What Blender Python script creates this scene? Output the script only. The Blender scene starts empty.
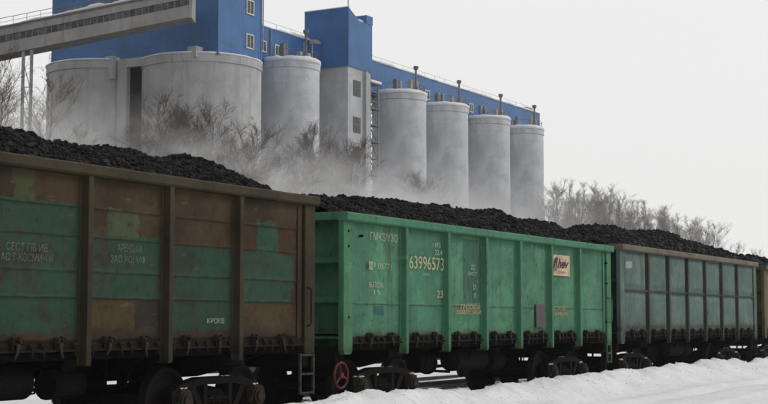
import bpy, math, random
import numpy as np
from mathutils import Vector, Matrix

# ------------------------------------------------------------------ camera, sky, sun, exposure
# World axes: +X runs along the railway (away to the right), +Y across it away from the camera,
# z = 0 is the top of the rails.
C = bpy.context.scene.collection
sc = bpy.context.scene
EYE = 1.62
cam_d = bpy.data.cameras.new('camera')
cam = bpy.data.objects.new('camera', cam_d)
C.objects.link(cam)
cam.location = (0, 0, EYE)
cam.rotation_euler = (math.radians(90 + 4.81), 0, math.radians(-60.5))
cam_d.sensor_width = 36
cam_d.lens = 36 * 1425 / 768
cam_d.clip_start = 0.1
cam_d.clip_end = 3000
sc.camera = cam

SUN_DIR = Vector((0.66, -0.62, 0.60)).normalized()          # towards the sun
elev = math.asin(SUN_DIR.z)
world = bpy.data.worlds.new('World')
sc.world = world
world.use_nodes = True
wn = world.node_tree
wn.nodes.clear()
w_out = wn.nodes.new('ShaderNodeOutputWorld')
w_bg = wn.nodes.new('ShaderNodeBackground')
w_sky = wn.nodes.new('ShaderNodeTexSky')
w_sky.sky_type = 'NISHITA'
w_sky.sun_disc = False
w_sky.sun_elevation = elev
w_sky.sun_rotation = math.atan2(SUN_DIR.x, SUN_DIR.y)
w_mix = wn.nodes.new('ShaderNodeMix')
w_mix.data_type = 'RGBA'
w_mix.inputs[0].default_value = 0.95                          # the cloud deck over the clear sky
w_mix.inputs[7].default_value = (8.5, 8.45, 8.35, 1)
wn.links.new(w_sky.outputs[0], w_mix.inputs[6])
# sky dimmed towards the unseen near end, added to shade faces turned that way
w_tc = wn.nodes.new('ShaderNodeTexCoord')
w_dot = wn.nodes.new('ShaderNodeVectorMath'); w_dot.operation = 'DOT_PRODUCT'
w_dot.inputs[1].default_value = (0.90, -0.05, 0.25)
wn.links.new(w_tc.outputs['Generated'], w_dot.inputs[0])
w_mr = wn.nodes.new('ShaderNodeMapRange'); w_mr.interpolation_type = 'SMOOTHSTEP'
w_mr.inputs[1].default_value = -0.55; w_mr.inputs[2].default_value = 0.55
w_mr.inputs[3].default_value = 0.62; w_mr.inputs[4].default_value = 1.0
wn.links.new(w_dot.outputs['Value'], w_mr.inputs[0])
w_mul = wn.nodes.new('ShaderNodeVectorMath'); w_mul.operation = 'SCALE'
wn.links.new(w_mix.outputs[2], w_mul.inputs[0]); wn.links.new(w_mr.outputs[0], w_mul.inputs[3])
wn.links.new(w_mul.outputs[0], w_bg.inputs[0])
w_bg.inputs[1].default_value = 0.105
wn.links.new(w_bg.outputs[0], w_out.inputs[0])

sun_d = bpy.data.lights.new('sun', 'SUN')
sun_d.energy = 0.9
sun_d.angle = math.radians(20)
sun_d.color = (1.0, 0.97, 0.93)
sun = bpy.data.objects.new('sun', sun_d)
C.objects.link(sun)
sun.rotation_euler = SUN_DIR.to_track_quat('Z', 'Y').to_euler()

sc.view_settings.view_transform = 'Standard'
sc.view_settings.look = 'None'
sc.view_settings.gamma = 1
sc.view_settings.exposure = 0.0
sc.view_settings.use_curve_mapping = False
sc.render.engine = 'CYCLES'
sc.cycles.volume_bounces = 4
sc.cycles.max_bounces = 6
sc.cycles.volume_step_rate = 2.0
sc.cycles.volume_preview_step_rate = 2.0
sc.cycles.volume_max_steps = 96

# ------------------------------------------------------------------ helpers: numbers
rng = random.Random(7)


def hash2(ix, iy, seed):
    h = (ix * 374761393 + iy * 668265263 + seed * 974634777) & 0xFFFFFFFF
    h = ((h ^ (h >> 13)) * 1274126177) & 0xFFFFFFFF
    return ((h ^ (h >> 16)) & 0xFFFFFF) / float(0xFFFFFF)


def vnoise(x, y, seed=0):
    x = np.asarray(x, float); y = np.asarray(y, float)
    ix = np.floor(x).astype(np.int64); iy = np.floor(y).astype(np.int64)
    fx = x - ix; fy = y - iy
    fx = fx * fx * (3 - 2 * fx); fy = fy * fy * (3 - 2 * fy)
    a = hash2(ix, iy, seed); b = hash2(ix + 1, iy, seed)
    c = hash2(ix, iy + 1, seed); d = hash2(ix + 1, iy + 1, seed)
    return (a * (1 - fx) + b * fx) * (1 - fy) + (c * (1 - fx) + d * fx) * fy - 0.5


def fbm(x, y, seed=0, octaves=4):
    s = 0; a = 1.0
    for k in range(octaves):
        s = s + a * vnoise(x * 2 ** k, y * 2 ** k, seed + k * 17)
        a *= 0.5
    return s


# ------------------------------------------------------------------ helpers: meshes
class MB:
    def __init__(self):
        self.v = []; self.f = []; self.vcount = 0

    def add(self, verts, faces):
        n = self.vcount
        self.v.extend([tuple(p) for p in verts]); self.vcount += len(verts)
        self.f.extend([tuple(i + n for i in fc) for fc in faces])
        return self

    def box(self, x0, x1, y0, y1, z0, z1):
        v = [(x0, y0, z0), (x1, y0, z0), (x1, y1, z0), (x0, y1, z0), (x0, y0, z1), (x1, y0, z1), (x1, y1, z1), (x0, y1, z1)]
        return self.add(v, [(0, 3, 2, 1), (4, 5, 6, 7), (0, 1, 5, 4), (1, 2, 6, 5), (2, 3, 7, 6), (3, 0, 4, 7)])

    def prism(self, poly, a0, a1, axis='y'):
        """poly: (u, w) points; axis 'y': u = x, w = z ; 'x': u = y, w = z ; 'z': u = x, w = y"""
        def P(u, w, a):
            return {'y': (u, a, w), 'x': (a, u, w), 'z': (u, w, a)}[axis]
        n = len(poly)
        v = [P(u, w, a0) for u, w in poly] + [P(u, w, a1) for u, w in poly]
        f = [tuple(range(n)), tuple(range(2 * n - 1, n - 1, -1))]
        f += [(i, i + n, (i + 1) % n + n, (i + 1) % n) for i in range(n)]
        return self.add(v, f)

    def tube(self, pts, radii, n=8, caps=True):
        pts = [Vector(p) for p in pts]
        if not hasattr(radii, '__len__'):
            radii = [radii] * len(pts)
        rings = []
        up0 = None
        for i, p in enumerate(pts):
            d = (pts[min(i + 1, len(pts) - 1)] - pts[max(i - 1, 0)]).normalized()
            if up0 is None:
                up0 = Vector((0, 0, 1)) if abs(d.z) < 0.9 else Vector((1, 0, 0))
            u = d.cross(up0).normalized(); w = u.cross(d).normalized()
            up0 = w
            rings.append([p + (u * math.cos(2 * math.pi * k / n) + w * math.sin(2 * math.pi * k / n)) * radii[i] for k in range(n)])
        v = [q for r in rings for q in r]
        f = []
        for i in range(len(pts) - 1):
            for k in range(n):
                a = i * n + k; b = i * n + (k + 1) % n
                f.append((a, b, b + n, a + n))
        if caps:
            f.append(tuple(range(n - 1, -1, -1))); f.append(tuple(range((len(pts) - 1) * n, len(pts) * n)))
        return self.add(v, f)

    def lathe(self, prof, cx=0, cy=0, n=48, wob=None):
        """prof: (r, z) from bottom to top around the vertical through cx, cy"""
        v = []
        for j, (r, z) in enumerate(prof):
            for k in range(n):
                a = 2 * math.pi * k / n
                dr, dz = wob(j, a) if wob else (0, 0)
                v.append((cx + (r + dr) * math.cos(a), cy + (r + dr) * math.sin(a), z + dz))
        f = []
        for j in range(len(prof) - 1):
            for k in range(n):
                a = j * n + k; b = j * n + (k + 1) % n
                f.append((a, b, b + n, a + n))
        if prof[-1][0] > 0.001:
            f.append(tuple(range((len(prof) - 1) * n, len(prof) * n)))
        if prof[0][0] > 0.001:
            f.append(tuple(range(n - 1, -1, -1)))
        return self.add(v, f)

    def ring(self, c, R, r, axis='y', n=20, m=6):
        v = []; f = []
        for i in range(n):
            a = 2 * math.pi * i / n
            for j in range(m):
                b = 2 * math.pi * j / m
                q = R + r * math.cos(b)
                if axis == 'y':
                    v.append((c[0] + q * math.cos(a), c[1] + r * math.sin(b), c[2] + q * math.sin(a)))
                else:
                    v.append((c[0] + r * math.sin(b), c[1] + q * math.cos(a), c[2] + q * math.sin(a)))
        for i in range(n):
            for j in range(m):
                f.append((i * m + j, ((i + 1) % n) * m + j, ((i + 1) % n) * m + (j + 1) % m, i * m + (j + 1) % m))
        return self.add(v, f)

    def mesh(self, name, smooth=False):
        me = bpy.data.meshes.new(name)
        me.from_pydata(self.v, [], self.f)
        me.update()
        if smooth:
            me.polygons.foreach_set('use_smooth', [True] * len(me.polygons))
        return me

    def build(self, name, mt, parent=None, smooth=False, bevel=0, loc=None):
        me = self.mesh(name, smooth)
        return link(name, me, mt, parent, bevel, loc)


def link(name, me, mt, parent=None, bevel=0, loc=None):
    if mt is not None and not me.materials:
        me.materials.append(mt)
    o = bpy.data.objects.new(name, me)
    C.objects.link(o)
    if parent:
        o.parent = parent
    if loc:
        o.location = loc
    if bevel:
        b = o.modifiers.new('bevel', 'BEVEL'); b.width = bevel; b.segments = 2
        b.limit_method = 'ANGLE'; b.angle_limit = math.radians(40)
    return o


def grid_mesh(name, X, Y, Z, smooth=True):
    """X, Y, Z: 2-D arrays of the same shape"""
    ny, nx = X.shape
    me = bpy.data.meshes.new(name)
    v = np.stack([X, Y, Z], -1).reshape(-1, 3)
    idx = np.arange(nx * ny).reshape(ny, nx)
    q = np.stack([idx[:-1, :-1], idx[:-1, 1:], idx[1:, 1:], idx[1:, :-1]], -1).reshape(-1, 4)
    me.from_pydata(v.tolist(), [], q.tolist())
    if smooth:
        me.polygons.foreach_set('use_smooth', [True] * len(me.polygons))
    me.update()
    return me


def thing(name, label, cat, loc=(0, 0, 0), group=None, rz=0):
    o = bpy.data.objects.new(name, None)
    C.objects.link(o)
    o.location = loc
    o.rotation_euler = (0, 0, rz)
    o.empty_display_size = 0.5
    return tag(o, label, cat, group)


def tag(o, label=None, cat=None, group=None, kind=None):
    if label: o['label'] = label
    if cat: o['category'] = cat
    if group: o['group'] = group
    if kind: o['kind'] = kind
    return o


def text(name, s, size, mt, parent, loc, align='LEFT', shear=0, space=1.0, rot=(math.pi / 2, 0, 0), bold=0.0, width=None):
    """flat stencilled lettering as a mesh, reading along +X on a face that looks towards -Y"""
    cu = bpy.data.curves.new(name, 'FONT')
    cu.body = s; cu.size = size; cu.align_x = align; cu.shear = shear; cu.space_character = space
    cu.offset = bold
    cu.fill_mode = 'FRONT'
    tmp = bpy.data.objects.new(name + '_tmp', cu)
    C.objects.link(tmp)
    dg = bpy.context.evaluated_depsgraph_get()
    me = bpy.data.meshes.new_from_object(tmp.evaluated_get(dg))
    C.objects.unlink(tmp); bpy.data.objects.remove(tmp)
    me.materials.clear(); me.materials.append(mt)
    o = bpy.data.objects.new(name, me)
    C.objects.link(o)
    o.parent = parent; o.location = loc; o.rotation_euler = rot
    if width:
        xs = [v.co.x for v in me.vertices]
        o.scale = (width / max(1e-6, max(xs) - min(xs)), 1, 1)
    return o


# ------------------------------------------------------------------ helpers: materials
class NT:
    def __init__(self, name):
        self.m = bpy.data.materials.new(name)
        self.m.use_nodes = True
        self.t = self.m.node_tree
        self.b = self.t.nodes['Principled BSDF']
        self.tc = self.t.nodes.new('ShaderNodeTexCoord')
        self.P = self.tc.outputs['Object']

    def put(self, sock, v):
        if isinstance(v, bpy.types.NodeSocket):
            self.t.links.new(v, sock)
        elif isinstance(v, tuple) and len(v) == 3 and sock.type == 'RGBA':
            sock.default_value = (*v, 1)
        else:
            sock.default_value = v

    def math(self, op, a, b=0.0, c=None, clamp=False):
        n = self.t.nodes.new('ShaderNodeMath'); n.operation = op; n.use_clamp = clamp
        self.put(n.inputs[0], a); self.put(n.inputs[1], b)
        if c is not None: self.put(n.inputs[2], c)
        return n.outputs[0]

    def noise(self, scale=5, detail=4, rough=0.55, vec=None, stretch=None):
        vec = vec or self.P
        if stretch:
            mp = self.t.nodes.new('ShaderNodeMapping'); mp.inputs['Scale'].default_value = stretch
            self.t.links.new(vec, mp.inputs[0]); vec = mp.outputs[0]
        n = self.t.nodes.new('ShaderNodeTexNoise')
        n.inputs['Scale'].default_value = scale; n.inputs['Detail'].default_value = detail
        n.inputs['Roughness'].default_value = rough
        self.t.links.new(vec, n.inputs['Vector'])
        return n

    def ramp(self, v, lo, hi, a=0.0, b=1.0):
        n = self.t.nodes.new('ShaderNodeMapRange'); n.interpolation_type = 'SMOOTHSTEP'
        self.put(n.inputs['Value'], v)
        n.inputs['From Min'].default_value = lo; n.inputs['From Max'].default_value = hi
        n.inputs['To Min'].default_value = a; n.inputs['To Max'].default_value = b
        return n.outputs[0]

    def mix(self, f, a, b, blend='MIX'):
        n = self.t.nodes.new('ShaderNodeMix'); n.data_type = 'RGBA'; n.blend_type = blend
        self.put(n.inputs[0], f); self.put(n.inputs[6], a); self.put(n.inputs[7], b)
        return n.outputs[2]

    def xyz(self, vec=None):
        n = self.t.nodes.new('ShaderNodeSeparateXYZ'); self.t.links.new(vec or self.P, n.inputs[0])
        return n.outputs

    def bump(self, h, strength=0.3, dist=0.02):
        n = self.t.nodes.new('ShaderNodeBump'); n.inputs['Strength'].default_value = strength
        n.inputs['Distance'].default_value = dist
        self.t.links.new(h, n.inputs['Height'])
        self.t.links.new(n.outputs[0], self.b.inputs['Normal'])

    def done(self, col, rough=0.7, spec=0.3, metal=0.0):
        self.put(self.b.inputs['Base Color'], col)
        self.put(self.b.inputs['Roughness'], rough)
        self.b.inputs['Specular IOR Level'].default_value = spec
        self.b.inputs['Metallic'].default_value = metal
        return self.m


def worn(name, col, amount=0.25, scale=3.0, rough=0.7, dark=0.5, spec=0.25, metal=0.0, bump=0.2):
    """a plain surface with large soft variation, fine grain and a little relief"""
    n = NT(name)
    a = n.noise(scale, 6, 0.6).outputs[0]; b = n.noise(scale * 9, 4, 0.6).outputs[0]
    c = n.mix(n.ramp(a, 0.35, 0.7), tuple(x * dark for x in col), col)
    c = n.mix(n.ramp(b, 0.4, 0.75, 0, amount), c, tuple(min(1, x * 1.7 + 0.02) for x in col))
    n.bump(b, bump, 0.01)
    return n.done(c, rough, spec, metal)


RUST = (0.062, 0.029, 0.013)


def paint(name, base, rects=(), rust=0.5, var=0.75, edge=0.05, bump_d=0.006, dirt=(0.035, 0.028, 0.02), dirt_z=(1.36, 1.75), fade=None,
          seams=(), chips=0.5, scratch=0.0):
    """Old wagon paint. rects: repainted patches (x0, x1, z0, z1, colour) in the wagon's own coordinates."""
    n = NT(name)
    x, y, z = n.xyz()
    big = n.noise(0.9, 5, 0.6).outputs[0]
    c = n.mix(n.ramp(big, 0.3, 0.7), tuple(v * var for v in base), tuple(min(1, v * (2 - var)) for v in base))
    wob = n.noise(3.4, 7, 0.72)
    wx, wy, wz = n.xyz(wob.outputs['Color'])
    dx = n.math('ADD', x, n.math('MULTIPLY', n.math('SUBTRACT', wx, 0.5), edge * 5))
    dz = n.math('ADD', z, n.math('MULTIPLY', n.math('SUBTRACT', wy, 0.5), edge * 3.2))
    for (x0, x1, z0, z1, col) in rects:
        m = n.math('MULTIPLY', n.math('GREATER_THAN', dx, x0), n.math('LESS_THAN', dx, x1))
        m = n.math('MULTIPLY', m, n.math('MULTIPLY', n.math('GREATER_THAN', dz, z0), n.math('LESS_THAN', dz, z1)))
        m = n.math('MULTIPLY', m, n.ramp(n.noise(6, 6, 0.75).outputs[0], 0.36, 0.44))
        c = n.mix(m, c, n.mix(n.ramp(big, 0.3, 0.7), tuple(v * 0.8 for v in col), col))
    for zs in seams:       # grime line along a weld
        d = n.math('ABSOLUTE', n.math('SUBTRACT', z, zs))
        m = n.math('MULTIPLY', n.ramp(d, 0.0, 0.022, 1, 0), n.ramp(n.noise(3.2, 4, 0.6).outputs[0], 0.3, 0.55))
        c = n.mix(n.math('MULTIPLY', m, 0.75), c, dirt)
    streak = n.noise(1.0, 5, 0.65, stretch=(7, 7, 0.55)).outputs[0]
    c = n.mix(n.ramp(streak, 0.52, 0.74, 0, 0.75 * rust), c, RUST)
    pale = n.noise(1.0, 5, 0.6, stretch=(5, 5, 0.8)).outputs[0]
    if fade:
        c = n.mix(n.ramp(pale, 0.5, 0.75, 0, 0.45), c, fade)
    if scratch:
        sc1 = n.noise(1.0, 4, 0.7, stretch=(16, 16, 1.6)).outputs[0]
        c = n.mix(n.ramp(sc1, 0.60, 0.72, 0, scratch), c, tuple(v * 0.42 for v in base))
        sc2 = n.noise(1.0, 5, 0.7, stretch=(2.2, 2.2, 9)).outputs[0]
        c = n.mix(n.ramp(sc2, 0.62, 0.72, 0, scratch), c, tuple(min(1, v * 1.5 + .05) for v in base))
        bl = n.noise(1.7, 6, 0.7).outputs[0]
        c = n.mix(n.ramp(bl, 0.50, 0.66, 0, scratch), c, tuple(v * 0.66 for v in base))
    spots = n.noise(9, 6, 0.7).outputs[0]
    c = n.mix(n.ramp(spots, 0.60, 0.68, 0, 0.85 * rust), c, RUST)
    chip = n.noise(24, 3, 0.6).outputs[0]
    c = n.mix(n.ramp(chip, 0.66, 0.70, 0, chips), c, (0.02, 0.014, 0.01))
    low = n.math('MULTIPLY', n.ramp(z, dirt_z[0], dirt_z[1], 1, 0), n.ramp(n.noise(4, 5, 0.65).outputs[0], 0.35, 0.6, 0.25, 1))
    c = n.mix(n.math('MULTIPLY', low, 0.85), c, dirt)
    n.bump(n.math('ADD', spots, n.math('MULTIPLY', chip, 0.4)), 0.35, bump_d)
    return n.done(c, n.ramp(spots, 0.4, 0.7, 0.6, 0.9), 0.10)


def concrete(name, col, stain=0.5, brown=(0.16, 0.13, 0.10), top=30.7, ring=1.25, low=0.25):
    n = NT(name)
    x, y, z = n.xyz()
    a = n.noise(0.16, 6, 0.6).outputs[0]
    c = n.mix(n.ramp(a, 0.3, 0.72), tuple(v * 0.72 for v in col), tuple(min(1, v * 1.12) for v in col))
    st = n.noise(1.0, 6, 0.6, stretch=(1.1, 1.1, 0.07)).outputs[0]
    c = n.mix(n.ramp(st, 0.48, 0.72, 0, stain), c, tuple(v * 0.48 for v in col))
    st2 = n.noise(1.0, 5, 0.6, stretch=(2.6, 2.6, 0.16)).outputs[0]
    m = n.math('MULTIPLY', n.ramp(st2, 0.54, 0.74), n.ramp(z, top - 5, top, 0.04, 0.5))
    c = n.mix(m, c, brown)
    # slip-form lifts
    f = n.math('FRACT', n.math('DIVIDE', n.math('ADD', z, n.math('MULTIPLY', a, 0.15)), ring))
    c = n.mix(n.math('MULTIPLY', n.ramp(f, 0.0, 0.07, 1, 0), low), c, tuple(v * 0.55 for v in col))
    g = n.noise(5, 4, 0.7).outputs[0]
    c = n.mix(n.ramp(g, 0.45, 0.75, 0, 0.3), c, tuple(min(1, v * 1.2) for v in col))
    bl = n.noise(0.7, 6, 0.7).outputs[0]
    c = n.mix(n.ramp(bl, 0.50, 0.62, 0, 0.6), c, tuple(v * 0.74 for v in col))
    pk = n.noise(2.6, 5, 0.75).outputs[0]
    c = n.mix(n.ramp(pk, 0.64, 0.72, 0, 0.5), c, tuple(v * 0.45 for v in col))
    n.bump(n.math('ADD', g, n.math('MULTIPLY', f, 0.3)), 0.25, 0.05)
    return n.done(c, 0.9, 0.15)


def cladding(name, col, axis='x', pitch=0.35):
    n = NT(name)
    x, y, z = n.xyz()
    a = n.noise(0.35, 5, 0.6).outputs[0]
    s = n.noise(1.0, 5, 0.6, stretch=(1.5, 1.5, 0.1)).outputs[0]
    c = n.mix(n.ramp(a, 0.3, 0.7), tuple(v * 0.82 for v in col), tuple(v * 1.1 for v in col))
    c = n.mix(n.ramp(s, 0.52, 0.75, 0, 0.4), c, tuple(0.4 * v + 0.06 for v in col))
    u = n.math('ADD', x, y)
    f = n.math('FRACT', n.math('DIVIDE', u, 2.1))
    c = n.mix(n.ramp(f, 0.0, 0.03, 0.35, 0), c, tuple(v * 0.5 for v in col))
    h = n.math('PINGPONG', u, pitch / 2)
    n.bump(h, 0.5, 0.12)
    return n.done(c, 0.5, 0.35)


def snow(name, col=(0.78, 0.79, 0.81), grain=30, dirt=0.0):
    n = NT(name)
    a = n.noise(0.6, 6, 0.62).outputs[0]; g = n.noise(grain, 4, 0.7).outputs[0]; g2 = n.noise(7, 5, 0.6).outputs[0]
    c = n.mix(n.ramp(a, 0.3, 0.7), tuple(v * 0.88 for v in col), col)
    if dirt:
        s = n.noise(14, 5, 0.75).outputs[0]
        c = n.mix(n.math('MULTIPLY', n.ramp(s, 0.60, 0.72), n.ramp(a, 0.4, 0.6, 0, dirt)), c, (0.22, 0.2, 0.19))
        s3 = n.noise(1.0, 5, 0.6, stretch=(0.35, 2.2, 1)).outputs[0]
        c = n.mix(n.ramp(s3, 0.5, 0.72, 0, dirt * 0.6), c, (0.5, 0.49, 0.5))
    n.bump(n.math('ADD', g2, n.math('MULTIPLY', g, 0.35)), 0.6, 0.05)
    n.b.inputs['Subsurface Weight'].default_value = 0.0
    return n.done(c, 0.8, 0.2)


M = {}
M['snow_ground'] = snow('snow_ground', (0.80, 0.80, 0.82), dirt=0.7)
M['snow'] = snow('snow', (0.86, 0.86, 0.88))
M['steel_dark'] = worn('dark_greasy_steel', (0.013, 0.011, 0.010), 0.25, 4, 0.85, 0.5, spec=0.1)
M['steel_under'] = worn('underframe_steel', (0.008, 0.007, 0.0065), 0.25, 3, 0.9, 0.5, spec=0.04)
M['latch_brown'] = worn('latch_iron', (0.024, 0.017, 0.012), 0.35, 9, 0.9, 0.4, spec=0.08)
M['lever'] = worn('latch_lever', (0.036, 0.033, 0.026), 0.4, 12, 0.8, 0.4)
M['steel_rusty'] = worn('rusty_steel', (0.026, 0.019, 0.014), 0.35, 6, 0.85, 0.4, spec=0.1)
M['steel_mid'] = worn('grey_steel', (0.20, 0.20, 0.20), 0.3, 2, 0.6, 0.6)
M['steel_pale'] = worn('pale_painted_steel', (0.36, 0.36, 0.36), 0.3, 2, 0.6, 0.6)
M['tread'] = worn('wheel_steel', (0.016, 0.013, 0.012), 0.3, 6, 0.75, 0.5, spec=0.15)
M['axle'] = worn('axle_box_iron', (0.055, 0.042, 0.030), 0.4, 9, 0.85, 0.4, spec=0.1)
M['ladder'] = worn('ladder_iron', (0.075, 0.068, 0.06), 0.3, 9, 0.8, 0.4, spec=0.1)
M['red'] = worn('red_paint', (0.13, 0.018, 0.016), 0.2, 8, 0.55, 0.5)
M['rail'] = worn('rail_steel', (0.09, 0.07, 0.055), 0.3, 5, 0.5, 0.6)
M['wood'] = worn('sleeper', (0.06, 0.05, 0.042), 0.3, 5, 0.9, 0.5)
M['glass'] = worn('dark_window_glass', (0.035, 0.04, 0.045), 0.2, 0.6, 0.25, 0.6, spec=0.5)
M['frame_white'] = worn('white_window_frame', (0.66, 0.66, 0.65), 0.2, 1.5, 0.6, 0.8)
M['bank_dark'] = worn('added_bank_dark', (0.028, 0.024, 0.021), 0.3, 0.8, 0.95, 0.5, bump=0.6)  # dark tone of the bank added behind the wagons
M['ballast'] = worn('ballast', (0.07, 0.065, 0.06), 0.5, 6, 0.95, 0.4, bump=0.8)
M['concrete'] = concrete('silo_concrete', (0.60, 0.615, 0.64), 0.25)
M['concrete_old'] = concrete('old_silo_concrete', (0.50, 0.50, 0.505), 0.35, top=28.4, ring=1.5)
M['concrete_tower'] = concrete('tower_concrete', (0.52, 0.53, 0.55), 0.2, top=31.3)
M['concrete_slab'] = concrete('gallery_slab', (0.38, 0.37, 0.355), 0.8, top=33, ring=50)
M['blue'] = cladding('blue_cladding', (0.038, 0.140, 0.350))
M['blue_gallery'] = cladding('blue_gallery_cladding', (0.040, 0.145, 0.360))
M['bark'] = worn('bark', (0.075, 0.062, 0.052), 0.3, 2, 0.9, 0.6)
M['birch'] = worn('birch_bark', (0.30, 0.28, 0.26), 0.3, 2, 0.9, 0.5)
M['frosted_hazy'] = worn('frosted_hazy_twigs', (0.42, 0.40, 0.385), 0.3, 2, 0.9, 0.7)  # frost, with the paleness of far haze also put into the colour
M['twig'] = worn('twigs', (0.075, 0.050, 0.034), 0.3, 2, 0.9, 0.7)
def stencil(name, col, keep=.46):
    n = NT(name)
    g = n.noise(22, 5, 0.75).outputs[0]
    big = n.noise(3, 4, 0.6).outputs[0]
    m = n.done(n.mix(n.ramp(g, .4, .7), col, tuple(v * .6 for v in col)), .9, .05)
    n.put(n.b.inputs['Alpha'], n.math('MULTIPLY', n.ramp(g, keep - .06, keep + .06, 1.0, .25), n.ramp(big, .3, .6, .85, .6)))
    return m


M['stencil'] = stencil('stencil_paint', (0.52, 0.52, 0.40), .60)
M['stencil_yellow'] = stencil('yellowed_stencil_paint', (0.66, 0.62, 0.38), .62)
M['stencil_dim'] = stencil('dim_stencil_paint', (0.17, 0.19, 0.16), .60)


def coal_mat():
    n = NT('coal')
    a = n.noise(2.2, 5, 0.6).outputs[0]; g = n.noise(28, 4, 0.7).outputs[0]
    vo = n.t.nodes.new('ShaderNodeTexVoronoi'); vo.inputs['Scale'].default_value = 11; n.t.links.new(n.P, vo.inputs['Vector'])
    c = n.mix(n.ramp(a, 0.35, 0.7), (0.006, 0.006, 0.0065), (0.012, 0.012, 0.0125))
    c = n.mix(n.ramp(n.xyz(vo.outputs['Color'])[0], .78, .95, 0, .8), c, (0.021, 0.020, 0.020))
    c = n.mix(n.ramp(g, 0.60, 0.72, 0, 0.35), c, (0.05, 0.048, 0.052))
    n.bump(g, 0.6, 0.02)
    return n.done(c, n.ramp(g, 0.4, 0.6, 0.6, 0.9), 0.12)


M['coal'] = coal_mat()

# paint schemes -------------------------------------------------------------------------------
GRN = (0.030, 0.068, 0.042)       # faded green of the near wagon
BRN = (0.052, 0.036, 0.020)
OLV = (0.062, 0.052, 0.028)
W1C = 13.305                       # centre of the near wagon along the track


def r1(xa, xb, za, zb, col):
    return (xa - W1C, xb - W1C, za, zb, col)


rects1 = [
    r1(6.9, 12.4, 1.6, 2.9, GRN),
    # bay at the left edge of the picture
    r1(12.3, 14.15, 1.47, 3.14, GRN), r1(12.86, 13.23, 3.14, 3.52, (0.062, 0.076, 0.036)),
    # second bay
    r1(14.15, 15.84, 1.93, 2.76, GRN), r1(14.62, 15.22, 2.76, 3.12, (0.068, 0.095, 0.052)),
    r1(14.15, 15.22, 1.54, 1.93, (0.075, 0.055, 0.022)), r1(15.22, 15.84, 1.54, 1.93, (0.030, 0.029, 0.029)),
    # third bay
    r1(15.84, 17.53, 1.50, 2.69, (0.025, 0.064, 0.040)), r1(16.5, 17.1, 2.75, 3.05, (0.062, 0.042, 0.022)),
    # fourth bay
    r1(17.53, 19.10, 1.90, 2.68, (0.028, 0.070, 0.044)), r1(18.05, 18.66, 2.66, 3.18, (0.030, 0.078, 0.048)),
    r1(17.53, 19.10, 1.52, 1.90, (0.070, 0.048, 0.025)), r1(17.53, 18.02, 2.68, 2.98, (0.056, 0.032, 0.016)),
    r1(18.68, 19.02, 2.68, 3.1, (0.056, 0.032, 0.016)),
]
M['w1_side'] = paint('patched_green_and_brown', BRN, rects1, rust=0.9, var=0.6, scratch=.6, edge=0.085, seams=(1.93, 2.27, 2.72, 3.1), dirt=(0.022, 0.017, 0.013), dirt_z=(1.34, 1.62))
M['w1_frame'] = paint('brown_olive_frame', (0.044, 0.036, 0.021), rust=0.6, var=0.7, dirt=(0.02, 0.016, 0.012), dirt_z=(1.0, 1.6), fade=(0.03, 0.05, 0.03))
G2 = (0.076, 0.214, 0.126)
W2C = 26.94
rects2 = [
    (-1.74, -1.02, 2.0, 3.25, (0.045, 0.130, 0.098)),
    (-2.15, -0.98, 1.76, 1.97, (0.15, 0.20, 0.10)), (-5.3, -4.9, 1.74, 1.9, (0.04, 0.13, 0.12)),
    (2.62, 3.80, 1.72, 1.97, (0.15, 0.20, 0.11)),
]
M['w2_side'] = paint('green_wagon_side', G2, rects2, rust=0.85, var=0.74, edge=0.03, seams=(1.93,), scratch=.75, fade=(0.15, 0.22, 0.15), dirt_z=(1.37, 1.55), dirt=(0.06, 0.052, 0.034))
M['w2_frame'] = paint('green_wagon_frame', (0.068, 0.205, 0.116), scratch=.5, rust=0.7, var=0.88, dirt_z=(1.04, 1.35), fade=(0.12, 0.24, 0.15), dirt=(0.05, 0.06, 0.035))
M['w3_side'] = paint('grey_teal_wagon_side', (0.105, 0.162, 0.145), [(-5.95, -5.45, 2.98, 3.16, (0.34, 0.38, 0.36))], rust=0.6, var=0.78, seams=(), scratch=.55, fade=(0.15, 0.19, 0.17), dirt_z=(1.40, 1.68), dirt=(0.045, 0.038, 0.03))
M['w3_frame'] = paint('brown_grey_wagon_frame', (0.045, 0.050, 0.040), rust=0.6, var=0.75, dirt_z=(1.04, 1.4), fade=(0.08, 0.09, 0.075))
M['w3_chord'] = paint('pale_rusty_chord', (0.15, 0.13, 0.095), rust=0.6, var=0.75, dirt_z=(0, 0.1))
M['w4_side'] = paint('olive_wagon_side', (0.16, 0.16, 0.085), rust=0.4, var=0.8, dirt_z=(1.37, 1.6))
M['w4_frame'] = paint('olive_wagon_frame', (0.12, 0.10, 0.06), rust=0.6, var=0.75, dirt_z=(1.04, 1.4))

# ------------------------------------------------------------------ the setting: ground
def stretch_axis(lo, a, b, hi, step, grow=1.25):
    xs = list(np.arange(a, b + 1e-6, step))
    s, p = step, xs[-1]
    while p < hi:
        s *= grow; p = min(hi, p + s); xs.append(p)
    s, p = step, a; left = []
    while p > lo:
        s *= grow; p = max(lo, p - s); left.append(p)
    return np.array(left[::-1] + xs)


gx = stretch_axis(-90, 12, 34, 560, 0.06, 1.018)
gy = stretch_axis(-90, 8.6, 12.0, 420, 0.05, 1.10)
GX, GY = np.meshgrid(gx, gy)


def sstep(a, b, t):
    t = np.clip((t - a) / (b - a), 0, 1)
    return t * t * (3 - 2 * t)


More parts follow.
